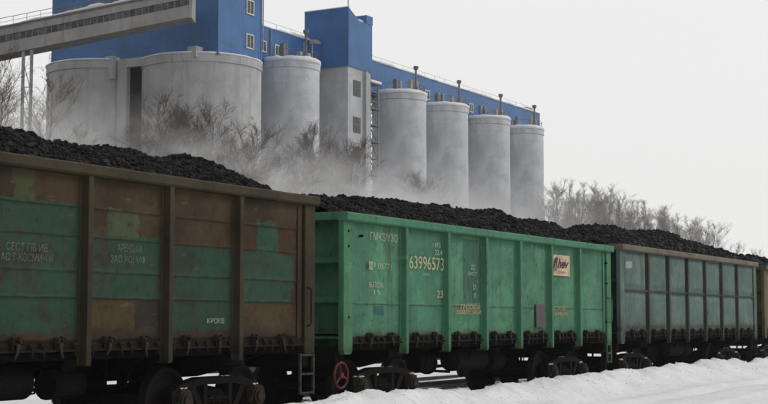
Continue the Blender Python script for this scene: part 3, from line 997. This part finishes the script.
# ------------------------------------------------------------------ silos and towers
def silo(label, x, y, R, top, mt, seed, group, vent=True, rim_noise=True, block=False, thin=False):
    root = thing('silo', label, 'silo', (x, y, 0), group)
    b = MB()
    b.lathe([(R, -1), (R, 6), (R, 14), (R, top - .9), (R + .10, top - .85), (R + .10, top)], 0, 0, 72)
    b.build('shell', mt, root, smooth=False)
    rr = random.Random(seed)
    ph = [rr.uniform(0, 6.28) for _ in range(6)]

    def wob(j, a):
        q = a * 4.0
        t = min(1.0, (2 * math.pi - a) / .4)
        w = float(fbm(np.array(q) * t, np.array(seed * 1.7), seed, 4))
        w2 = float(fbm(np.array(q * 2.3) * t, np.array(seed * 2.9), seed + 5, 3))
        if j == 0: return (0, -.22 * max(0, w + .1) * k)
        if j in (1, 2): return (.05 * w2, .16 * w * k)
        return (0, .12 * w * k)
    s = MB()
    k = .45 if thin else 1.1
    s.lathe([(R + .11, top - .12 * k), (R + .17, top - .02 * k), (R + .16, top + .22 * k), (R - .1, top + .36 * k), (R - 1.2, top + .32 * k), (.01, top + .4 * k)], 0, 0, 180, wob)
    s.build('snow_cap', M['snow'], root, smooth=True)
    m = MB()          # guard rail round the roof
    for k in range(22):
        a = 2 * math.pi * k / 22
        m.tube([((R - .2) * math.cos(a), (R - .2) * math.sin(a), top + .3), ((R - .2) * math.cos(a), (R - .2) * math.sin(a), top + 1.2)], .025, 4)
    pts = [((R - .2) * math.cos(2 * math.pi * k / 44), (R - .2) * math.sin(2 * math.pi * k / 44), top + 1.2) for k in range(45)]
    m.tube(pts, .025, 4, False)
    m.build('guard_rail', M['steel_mid'], root)
    if vent:
        m = MB()
        vx, vy = rr.uniform(-.3, .3), -2.45
        m.tube([(vx, vy, top + .2), (vx, vy, top + 3.2)], .13, 10)
        m.tube([(vx, vy, top + .2), (vx, vy, top + 1.1)], .28, 10)
        v = m.build('vent_pipe', M['steel_mid'], root, smooth=False)
        m = MB()
        m.lathe([(.13, top + 3.15), (.32, top + 3.35), (.34, top + 3.6), (.30, top + 3.66), (.02, top + 3.7)], vx, vy, 16)
        m.build('vent_cap', M['steel_mid'], v)
        for q in range(3):
            bx = -2.3 + q * 1.5 + rr.uniform(-.3, .3)
            if abs(bx - vx) < .5: bx += .9
            by = -math.sqrt(max(0.2, (R - .7) ** 2 - bx * bx)) + .4
            hh = rr.uniform(.8, 1.7)
            m = MB(); m.box(bx - .28, bx + .28, by, by + .5, top + .25, top + .3 + hh)
            m.build('filter_housing', M['steel_pale'] if q else M['steel_mid'], root)
            m = MB(); m.tube([(bx + .5, by, top + .2), (bx + .5, by, top + 2.3)], .07, 6)
            m.build('standpipe', M['steel_pale'], root)
    if block:
        m = MB()
        a = math.radians(block)
        cx, cy = R * math.cos(a), R * math.sin(a)
        m.box(cx - .2, cx + .9, cy - .5, cy + .55, top - (2.0 if block == 226 else .5), top + (.35 if block == 226 else .6))
        m.build('corner_block', mt, root)
    return root


Z_S = 30.7
for i, (x, lab) in enumerate([
        (133.6, 'pale concrete silo between the big blue-topped silo and the slim tower'),
        (159.5, 'pale concrete silo just right of the slim tower and its ladder'),
        (171.7, 'pale concrete silo, fourth from the right-hand one of the thin row, second after the ladder'),
        (185.4, 'pale concrete silo next to the last one in the row'),
        (197.7, 'last pale concrete silo at the right end of the row')]):
    if i == 2: lab = 'pale concrete silo, second one right of the slim tower and its ladder'
    silo(lab, x, 88, 3.5, Z_S, M['concrete'], 40 + i, 'slim concrete silos under the blue gallery')
silo('wide stained concrete silo under the corner of the blue tower', 117.3, 88.0, 6.15, 28.2, M['concrete_old'], 51, 'wide old silos under the blue tower', vent=False, block=209, thin=True)
silo('wide stained concrete silo at the left end beside the conveyor legs', 116.0, 99.8, 6.0, 28.4, M['concrete_old'], 52, 'wide old silos under the blue tower', vent=False, block=226, thin=True)

# wall closing the gap between the two wide silos, with its tall dark opening
cw = thing('connecting_wall', 'grey concrete wall with a tall dark opening between the two wide silos', 'wall', (113.0, 93.3, 0))
m = MB(); m.box(-.9, -.3, -2.6, 1.5, 27.5, 28.4); m.box(-.9, -.3, .3, 1.5, 0, 27.5); m.build('wall', M['concrete_old'], cw)
m = MB(); m.box(-.29, -.2, -2.6, .3, 0, 27.49); m.build('opening_shade', M['steel_under'], cw)  # dark sheet put in for the shade inside the opening


def window(root, x0, x1, z0, z1, y, n=2, mt='frame_white'):
    """window in a wall that looks towards -Y, standing 6 cm proud, divided into n lights"""
    m = MB(); t = .13
    m.box(x0, x1, y - .10, y + .02, z0, z0 + t); m.box(x0, x1, y - .10, y + .02, z1 - t, z1)
    m.box(x0, x0 + t, y - .10, y + .02, z0 + t, z1 - t); m.box(x1 - t, x1, y - .10, y + .02, z0 + t, z1 - t)
    for k in range(1, n):
        xm = x0 + (x1 - x0) * k / n
        m.box(xm - .04, xm + .04, y - .085, y + .02, z0 + t, z1 - t)
    w = m.build('window', M[mt], root)
    m = MB(); m.box(x0 + t, x1 - t, y - .05, y + .01, z0 + t, z1 - t); m.build('pane', M['glass'], w)
    return w


# big blue tower
bt = thing('blue_tower', 'big blue clad building standing on the two wide silos at upper left', 'building', (113.3, 83.0, 0))
m = MB(); m.box(0, 7.5, 0, 21.9, 28.2, 46); m.build('cladding', M['blue'], bt)
tr_m = cladding('blue_trim', (0.06, 0.17, 0.36))
for xx in (0, 7.5):
    m = MB(); m.box(xx - .06, xx + .06, -.06, .06, 28.15, 46); m.build('corner_trim', tr_m, bt)
m = MB(); m.box(-.08, 7.6, -.08, 21.95, 28.05, 28.2); m.build('base_flashing', M['steel_mid'], bt)
for z0 in (29.5, 33.05, 36.6):
    window(bt, 4.75, 6.1, z0, z0 + 1.55, 0)
m = MB(); m.tube([(7.7, -.1, 30.5), (7.7, -.1, 46)], .07, 8); m.build('downpipe', M['steel_pale'], bt)

# slim elevator tower
et = thing('slim_tower', 'slim concrete tower with a tall plain blue top among the silos', 'tower', (140.0, 84.0, 0))
m = MB(); m.box(0, 5.2, 0, 5.6, -1, 31.2); m.build('shaft', M['concrete_tower'], et)
m = MB()
m.add([(-.15, -.15, 31.2), (5.35, -.15, 31.2), (5.35, 5.9, 31.2), (-.15, 5.9, 31.2), (-.15, -.15, 38.1), (2.3, -.15, 36.9), (5.35, -.15, 36.9), (5.35, 5.9, 36.9), (2.3, 5.9, 36.9), (-.15, 5.9, 38.1)],
      [(3, 2, 1, 0), (0, 1, 6, 5, 4), (1, 2, 7, 6), (2, 3, 9, 8, 7), (3, 0, 4, 9), (4, 5, 8, 9), (5, 6, 7, 8)])
m.build('cladding', M['blue'], et)
m = MB(); m.box(3.9, 5.4, -.2, 5.9, 36.9, 37.9); m.build('parapet', M['blue'], et)
m = MB(); m.box(1.0, 3.9, .2, 5.6, 36.95, 37.25); m.box(-.2, .1, -.2, 5.95, 38.1, 38.22); m.build('roof_snow', M['snow'], et, bevel=.1)
m = MB(); m.tube([(.0, 0, 38.1), (.0, 0, 40.2)], .06, 6); m.build('mast', M['steel_mid'], et)
for z0 in (27.9, 23.6, 20.1):
    m = MB(); m.box(1.2, 2.8, -.06, .02, z0, z0 + 1.85); w = m.build('window', M['glass'], et)
    m = MB(); m.box(1.96, 2.04, -.09, -.06, z0, z0 + 1.85); m.box(1.2, 2.8, -.085, -.06, z0 + .9, z0 + .97); m.build('frame', M['steel_mid'], w)
m = MB(); m.box(3.6, 4.0, -.35, 0, 0, 31.1); m.build('pilaster', M['concrete_tower'], et)

# lattice stair beside it
ls = thing('lattice_stair', 'grey steel lattice stair rising up beside the slim tower', 'stair', (145.7, 84.3, 0))
m = MB()
for (x, y) in ((0, 0), (1.9, 0), (0, 1.6), (1.9, 1.6)):
    m.box(x - .07, x + .07, y - .07, y + .07, 0, 30.0)
m.build('frame', M['steel_pale'], ls)
for k in range(15):
    z = 1.0 + k * 2.0
    m = MB(); m.box(-.1, 2.0, -.1, 1.7, z, z + .12)
    m.box(-.05, 1.95, -.06, -.02, z + .9, z + .97)
    m.build('landing', M['steel_mid'], ls)
    m = MB()
    a, b = (0.1, 1.8) if k % 2 == 0 else (1.8, 0.1)
    m.tube([(a, .2, z + .1), (b, .2, z + 2.0)], .07, 4); m.tube([(a, .7, z + .1), (b, .7, z + 2.0)], .07, 4)
    m.tube([(b, 0, z + .1), (a, 0, z + 2.0)], .04, 4)
    m.build('flight', M['steel_mid'], ls)
m = MB(); m.box(-.3, 2.2, -.3, 1.9, 30.0, 30.1); m.build('roof', M['steel_mid'], ls)
m = MB(); m.box(-.35, 2.25, -.35, 1.95, 30.1, 30.45); m.build('snow', M['snow'], ls, bevel=.12)

# long blue gallery on the silo tops
rg = thing('roof_gallery', 'long blue clad gallery running along the tops of the slim silos', 'building', (123.0, 89.0, 0))
GLN = 207.6 - 123.0
m = MB(); m.box(0, GLN, 0, 3.6, 30.2, 34.55); m.build('cladding', M['blue_gallery'], rg)
m = MB()
def snow_strip(m, L, y0, y1, zf, seed, t=.2, n=420):
    xs = np.linspace(0, L, n)
    hh = t * (.75 + 1.1 * fbm(xs * .5, xs * 0, seed, 5)).clip(.10, 2)
    ov = .12 + .16 * vnoise(xs * .6, xs * 0, seed + 2)
    V = []; F = []
    for x, q, o in zip(xs, hh, ov):
        z = zf(x)
        V += [(x, y0 - o, z), (x, y0 - o - .03, z + q * .6), (x, y0 - o + .1, z + q), (x, y1, z + q), (x, y1, z)]
    for i in range(n - 1):
        for k in range(5):
            a = i * 5 + k; b = i * 5 + (k + 1) % 5
            F.append((a, b, b + 5, a + 5))
    F += [(4, 3, 2, 1, 0), tuple((n - 1) * 5 + k for k in range(5))]
    m.add(V, F)


snow_strip(m, GLN, 0, 3.7, lambda x: 34.55, 5, .32)
m.build('roof_snow', M['snow'], rg, smooth=True)
for x0 in (2.6, 6.2, 9.2, 26.5, 28.6, 45.5, 59):
    m0 = window(rg, x0, x0 + 1.3, 31.6, 32.9, 0, 2)
for x0 in (37.0, 38.2, 49.0, 50.4, 62.5, 63.8, 75.5):
    m = MB(); m.box(x0, x0 + .5, -.25, -.02, 31.2, 33.0); m.build('duct', M['steel_pale'], rg)
m = MB()
for k in range(27):
    xx = 1 + k * 3
    if xx < GLN - .5:
        m.tube([(xx, .3, 34.5), (xx, .3, 35.3)], .02, 4)
m.tube([(0, .3, 35.3), (GLN, .3, 35.3)], .02, 4)
m.build('roof_rail', M['steel_mid'], rg)
for xx in (GLN - 3.5,):
    m = MB(); m.box(xx, xx + 2.2, .6, 2.6, 34.55, 35.3); m.build('roof_hatch', M['steel_pale'], rg)
for xx in (5.2, 8.3, 15.5):
    m = MB(); m.tube([(xx, -.15, 30.9), (xx, -.15, 34.5)], .09, 6)
    m.build('downpipe', M['steel_pale'], rg)
# end cabin stepping up where the gallery starts behind the first slim silo
m = MB(); m.box(15.8, 17.3, -1.4, -.01, 31.0, 34.0); m.build('cabin', M['blue'], rg)
m = MB(); m.lathe([(.75, 34.0), (.7, 34.3), (.4, 34.55), (.02, 34.6)], 16.5, -.75, 16); m.build('cabin_cowl', M['steel_pale'], rg)

# sloping conveyor gallery, entering the blue tower from lower left
A = Vector((109.0, 82.0, 0)); B = Vector((95.5, 105.6, 0))
u = (B - A).normalized(); ln = (B - A).length
slope = (27.3 - 31.1) / 18.5          # fall per metre going left
cg = thing('conveyor_gallery', 'weathered grey conveyor gallery sloping up from the left to the blue tower', 'conveyor', (A.x, A.y, 0), rz=math.atan2(u.y, u.x))
nrm = 1                                # local +Y = away from/behind the camera side?
Wd = 2.6


def inc(x): return 31.1 + slope * x


def slab(m, x0, x1, y0, y1, a, b):
    """box between x0..x1 that follows the slope; a, b: offsets above the underside line"""
    v = [(x0, y0, inc(x0) + a), (x1, y0, inc(x1) + a), (x1, y1, inc(x1) + a), (x0, y1, inc(x0) + a), (x0, y0, inc(x0) + b), (x1, y0, inc(x1) + b), (x1, y1, inc(x1) + b), (x0, y1, inc(x0) + b)]
    m.add(v, [(0, 3, 2, 1), (4, 5, 6, 7), (0, 1, 5, 4), (1, 2, 6, 5), (2, 3, 7, 6), (3, 0, 4, 7)])


# local frame: +X goes down-left; camera side is local +Y (so the body lies at y < 0 ... -Wd)
LN = ln + 4
X0 = 1.1
m = MB(); slab(m, X0, LN, -.18, 0, .0, 1.18); slab(m, X0, LN, -Wd, -Wd + .18, 0, 2.6); slab(m, X0, LN, -Wd + .18, -.18, .0, .25); m.build('lower_wall', M['concrete_slab'], cg)
m = MB(); slab(m, X0, LN, -.18, 0, 1.88, 2.6); m.build('upper_wall', M['concrete_slab'], cg)
wm = NT('gallery_glazing')
gx_, gy_, gz_ = wm.xyz()
bars = wm.math('LESS_THAN', wm.math('FRACT', wm.math('DIVIDE', gx_, .62)), .10)
gn = wm.noise(1.6, 3, .6).outputs[0]
wm.done(wm.mix(bars, wm.mix(wm.ramp(gn, .4, .6), (0.03, 0.035, 0.045), (0.09, 0.095, 0.10)), (0.20, 0.20, 0.20)), .5, .3)
m = MB(); slab(m, X0, LN, -.14, -.08, 1.18, 1.88); m.build('window_band', wm.m, cg)
m = MB(); slab(m, X0 - .2, LN, -Wd - .15, .15, 2.6, 2.74); m.build('roof', M['steel_mid'], cg)
m = MB()
snow_strip(m, LN, Wd, -.2, lambda x: inc(x) + 2.74, 9, .34)
m.v = [(x, -y if False else (.22 if y > 1 else y), z) for x, y, z in m.v]
m.build('roof_snow', M['snow'], cg, smooth=True)
m = MB(); slab(m, X0 - .3, X0 - .003, -Wd - .05, .06, -.1, 2.9); m.build('end_frame', M['concrete_slab'], cg)
m = MB()
for k in range(int(LN / 1.3)):
    xx = X0 + k * 1.3
    m.tube([(xx, -.1, inc(xx) + 2.8), (xx, -.1, inc(xx) + 3.6)], .025, 4)
m.tube([(X0, -.1, inc(X0) + 3.6), (LN, -.1, inc(LN) + 3.6)], .03, 4); m.tube([(X0, -.1, inc(X0) + 3.2), (LN, -.1, inc(LN) + 3.2)], .02, 4)
m.build('railing', M['steel_mid'], cg)
for (xx, l, hh) in ((5.2, 1.0, .7), (7.0, .7, .9), (9.0, 1.3, .55), (3.6, .8, .8), (11.5, .8, .5)):
    m = MB(); m.box(xx, xx + l, -1.6, -.6, inc(xx) + 2.5, inc(xx) + 2.8 + hh)
    m.build('roof_vent', M['steel_mid'], cg)
for xx in (16.2, 17.0):
    m = MB()
    m.box(xx - .13, xx + .13, -.4, -.14, 0, inc(xx) - .02)
    m.build('leg', M['steel_pale'], cg)
m = MB()
for k in range(12):
    z = 1 + k * 2.1
    m.tube([(16.33, -.27, z), (16.87, -.27, z + 2.0)], .04, 4); m.tube([(16.33, -.27, z), (16.87, -.27, z)], .04, 4)
m.build('leg_bracing', M['steel_pale'], cg)
m = MB(); m.box(1.2, 3.2, -Wd - 1.9, -Wd - .02, 31.2, 33.0); m.build('tower_link', M['steel_mid'], cg)

# ------------------------------------------------------------------ bare trees
def tree_meshes(seed, H, spread=0.30, up=0.75, limbs=22, twig=0.018, start=0.2, sub=7):
    r = random.Random(seed)
    tr = MB(); cr = MB()
    pts = [Vector((0, 0, -.5))]; p = Vector((0, 0, 0)); d = Vector((0, 0, 1))
    n = 9
    for k in range(n):
        pts.append(p.copy())
        d = (d + Vector((r.uniform(-.09, .09), r.uniform(-.09, .09), 0))).normalized()
        p = p + d * (H / n)
    rad = [H * .009 * (1 - .9 * i / (len(pts) - 1)) + .012 for i in range(len(pts))]
    tr.tube(pts, rad, 7)

    def along(t):
        q = 1 + t * (n - 1); i = int(q); i = min(i, n - 1)
        return pts[i].lerp(pts[i + 1], q - i)

    def seg(p0, d0, l, r0, level):
        nseg = 4 if level == 0 else 3
        ps = [p0]; dd = d0.copy()
        for k in range(nseg):
            dd = (dd + Vector((r.uniform(-.3, .3), r.uniform(-.3, .3), r.uniform(-.12, .22)))).normalized()
            ps.append(ps[-1] + dd * (l / nseg))
        cr.tube(ps, [r0 * (1 - .75 * i / nseg) for i in range(nseg + 1)], 3, False)
        return ps, dd
    for k in range(limbs):
        t = start + (1 - start) * (k + r.random()) / limbs
        p0 = along(min(t, .98))
        a = r.uniform(0, 6.283)
        L0 = H * spread * (1.15 - .8 * t) * r.uniform(.7, 1.15)
        d0 = Vector((math.cos(a), math.sin(a), up * r.uniform(.7, 1.5))).normalized()
        ps, _ = seg(p0, d0, L0, H * .0024 * (1.2 - t) + twig * .8, 0)
        for j in range(sub):
            q = r.uniform(.12, 1.0) * (len(ps) - 1); i = min(int(q), len(ps) - 2)
            p1 = ps[i].lerp(ps[i + 1], q - i)
            d1 = ((ps[i + 1] - ps[i]).normalized() + Vector((r.uniform(-1.2, 1.2), r.uniform(-1.2, 1.2), r.uniform(-.3, .9)))).normalized()
            ps1, _ = seg(p1, d1, L0 * r.uniform(.25, .55), twig * 1.0, 1)
            for jj in range(8):
                q = r.uniform(.1, 1.0) * (len(ps1) - 1); i = min(int(q), len(ps1) - 2)
                p2 = ps1[i].lerp(ps1[i + 1], q - i)
                d2 = ((ps1[i + 1] - ps1[i]).normalized() + Vector((r.uniform(-1.2, 1.2), r.uniform(-1.2, 1.2), r.uniform(-.4, .8)))).normalized()
                e = p2 + d2 * L0 * r.uniform(.12, .32)
                mid = p2.lerp(e, .5) + Vector((r.uniform(-.08, .08), r.uniform(-.08, .08), .05))
                cr.tube([p2, mid, e], [twig * .7, twig * .55, twig * .35], 3, False)
    return tr.mesh('trunk', True), cr.mesh('crown', False)


TREES = {
    'poplar': [tree_meshes(100 + k, 10, .21, 1.5, 28, .0055, .10, 9) for k in range(3)],
    'spreading': [tree_meshes(200 + k, 10, .36, .9, 26, .0075, .15, 10) for k in range(3)],
    'bushy': [tree_meshes(300 + k, 10, .36, 1.0, 46, .0075, .03, 12) for k in range(3)],
}


def plant(kind, k, px, Y, H, label, group, bark='bark', zb=1.8, name='bare_tree', widen=1.0, rz=None):
    """stands a tree on the row Y metres from the camera's line, in the direction of column px"""
    ang = math.radians(29.5) - math.atan((px - 384) / 1425)
    X = Y / math.tan(ang)
    root = thing(name, label, 'tree', (X, Y, zb), group, rz=rng.uniform(0, 6.28) if rz is None else rz)
    tm, cm = TREES[kind][k % 3]
    s = H / 10
    a = link('trunk', tm, None, root); c = link('crown', cm, M['twig'], root)
    if bark == 'frosted_hazy':
        c.material_slots[0].link = 'OBJECT'; c.material_slots[0].material = M['frosted_hazy']
    if not tm.materials: tm.materials.append(M['bark'])
    for o in (a, c): o.scale = (s * widen, s * widen, s)
    if bark in ('birch', 'frosted_hazy'):
        a.material_slots[0].link = 'OBJECT'; a.material_slots[0].material = M[bark]
    return root


def top_h(px, py, Y, zb=1.8):
    """height of a tree on row Y whose tip is seen at (px, py)"""
    ang = math.radians(29.5) - math.atan((px - 384) / 1425)
    depth = Y / math.sin(ang) * math.cos(math.atan((px - 384) / 1425))
    return EYE + (322 - py) * depth / 1425 - zb


# thickets before the wide silos and the slim tower
spots = [
    ('bushy', 0, 158, 74, 98, 'brown leafless tree before the left part of the corner silo', 1.0, 'bark'),
    ('bushy', 1, 182, 76, 92, 'tallest brown leafless tree standing before the middle of the corner silo', 1.0, 'bark'),
    ('bushy', 2, 206, 73, 104, 'brown leafless tree before the right part of the corner silo', .9, 'bark'),
    ('spreading', 0, 232, 72, 112, 'pale trunked leafless tree before the gap right of the corner silo', .9, 'birch'),
    ('spreading', 1, 188, 66, 138, 'small pale trunked leafless tree in front of the brown trees', .9, 'birch'),
    ('bushy', 2, 150, 72, 108, 'brown leafless bush at the left edge of the corner silo', .9, 'bark'),
    ('bushy', 0, 196, 74, 100, 'brown leafless bush directly behind the small pale trunked tree', .9, 'bark'),
    ('bushy', 1, 214, 70, 122, 'lower brown leafless bush below the right part of the corner silo', 1.0, 'bark'),
    ('spreading', 2, 250, 70, 124, 'thin leafless tree before the left edge of the first slim silo', .8, 'birch'),
    ('bushy', 2, 330, 76, 112, 'tallest brown leafless tree before the slim tower', .7, 'bark'),
    ('bushy', 0, 338, 74, 138, 'lower brown leafless bush before the slim tower windows', .9, 'bark'),
    ('bushy', 2, 282, 72, 158, 'low leafless bush in the mist right of the first slim silo middle', 1.1, 'bark'),
    ('bushy', 0, 268, 74, 142, 'low leafless tree in the mist before the first slim silo', 1.0, 'bark'),
    ('bushy', 1, 322, 80, 120, 'brown leafless tree before the foot of the slim tower', .72, 'bark'),
    ('bushy', 2, 343, 79, 128, 'brown leafless tree before the lattice stair foot', .72, 'bark'),
    ('spreading', 2, 304, 78, 140, 'thin leafless tree at the left of the slim tower foot', .8, 'bark'),
    ('bushy', 0, 432, 80, 168, 'low brown leafless bush before the second silo right of the tower', 1.1, 'bark'),
    ('bushy', 1, 452, 80, 176, 'low brown leafless bush before the gap of the third silo', 1.2, 'bark'),
    ('spreading', 0, 110, 76, 120, 'faint leafless tree before the opening between the wide silos', .8, 'bark'),
    ('spreading', 2, 72, 74, 118, 'faint leafless tree before the leftmost wide silo', .8, 'bark'),
]
for kd, k, px, Y, py, lab, wd, bk in spots:
    plant(kd, k, px, Y, top_h(px, py, Y), lab, 'leafless trees before the silos', bk, widen=wd)
# trees at the left edge, some branches crossing the conveyor
for kd, k, px, Y, py, lab, wd in [
        ('spreading', 1, 8, 70, 22, 'tall leafless tree at the left edge in front of the conveyor', .62),
        ('spreading', 0, 30, 73, 62, 'leafless tree by the conveyor legs at the left', .8),
        ('bushy', 2, -14, 68, 60, 'dense leafless tree cut off by the left edge', .7),
        ('spreading', 2, 44, 80, 96, 'low leafless tree against the edge of the leftmost silo', .8)]:
    plant(kd, k, px, Y, top_h(px, py, Y), lab, 'leafless trees at the left edge', widen=wd)
# tree line along the railway at the right
r = random.Random(77)
GL = 'leafless trees in the belt right of the silos'
for i in range(60):
    px = 548 + i * 2.85 + r.uniform(-1.5, 1.5)
    Y = r.uniform(76, 90)
    py = np.interp(px, [545, 560, 580, 600, 620, 660, 700, 716, 730], [186, 181, 180, 184, 190, 203, 219, 230, 240]) - 6 + r.choice([0, 2, 5, 10, 16]) + r.uniform(-3, 4)
    plant('poplar' if r.random() < .7 else 'spreading', r.randrange(3), px, Y, top_h(px, py, Y), 'slender pale leafless tree in the dense belt behind the coal wagons right of the silos', GL, 'frosted_hazy', widen=1.05)
for px, py, lab in ((726, 238, 'thin leafless tree standing alone just right of the dense belt'), (744, 250, 'thin low leafless tree between two others past the dense belt'), (759, 244, 'thin leafless tree nearest the right edge of the photo')):
    plant('spreading', px % 3, px, 80, top_h(px, py, 80), lab, 'scattered trees past the belt', 'frosted_hazy', widen=.8)

# ------------------------------------------------------------------ steam and haze
def volume_mat(name, col, dens, noise=None):
    m = bpy.data.materials.new(name); m.use_nodes = True
    t = m.node_tree; t.nodes.clear()
    out = t.nodes.new('ShaderNodeOutputMaterial'); v = t.nodes.new('ShaderNodeVolumePrincipled')
    v.inputs['Color'].default_value = (*col, 1); v.inputs['Density'].default_value = dens
    v.inputs['Anisotropy'].default_value = 0.0
    t.links.new(v.outputs[0], out.inputs['Volume'])
    return m, t, v


# drifting steam over the yard between the tracks and the silos
sm, t, v = volume_mat('steam', (0.99, 0.99, 0.995), 0.0)
tc = t.nodes.new('ShaderNodeTexCoord')
mp = t.nodes.new('ShaderNodeMapping'); mp.inputs['Scale'].default_value = (0.05, 0.05, 0.085); mp.inputs['Rotation'].default_value = (0, .35, 0)
t.links.new(tc.outputs['Object'], mp.inputs[0])
nz = t.nodes.new('ShaderNodeTexNoise'); nz.inputs['Scale'].default_value = 3.4; nz.inputs['Distortion'].default_value = 1.2; nz.inputs['Detail'].default_value = 5; nz.inputs['Roughness'].default_value = .55
t.links.new(mp.outputs[0], nz.inputs['Vector'])
sep = t.nodes.new('ShaderNodeSeparateXYZ'); t.links.new(tc.outputs['Object'], sep.inputs[0])


def mr(val, a, b, lo, hi):
    n = t.nodes.new('ShaderNodeMapRange'); n.interpolation_type = 'SMOOTHSTEP'
    t.links.new(val, n.inputs[0]); n.inputs[1].default_value = a; n.inputs[2].default_value = b; n.inputs[3].default_value = lo; n.inputs[4].default_value = hi
    return n.outputs[0]


def mul(a, b):
    n = t.nodes.new('ShaderNodeMath'); n.operation = 'MULTIPLY'
    for s, q in ((n.inputs[0], a), (n.inputs[1], b)):
        if isinstance(q, float): s.default_value = q
        else: t.links.new(q, s)
    return n.outputs[0]


dn = mr(nz.outputs[0], .42, .64, .10, 1.0)
dn = mul(dn, mr(sep.outputs[2], 9.0, 18.5, 1, 0))
dn = mul(dn, mr(sep.outputs[0], 52, 74, 0, 1))
dn = mul(dn, mr(sep.outputs[0], 125, 168, 1, .3))
dn = mul(dn, 0.20)
t.links.new(dn, v.inputs['Density'])
m = MB(); m.box(50, 170, 62, 82.5, 3.0, 21.0)
st = m.build('steam', sm)
tag(st, 'white steam drifting low in front of the silos and bare trees', 'steam', kind='stuff')

hm, t2, v2 = volume_mat('haze', (0.95, 0.955, 0.965), 0.00022)
m = MB(); m.box(-95, 565, -95, 425, -1.6, 48)
tag(m.build('haze', hm), 'thin winter haze over the whole yard', 'haze', kind='stuff')
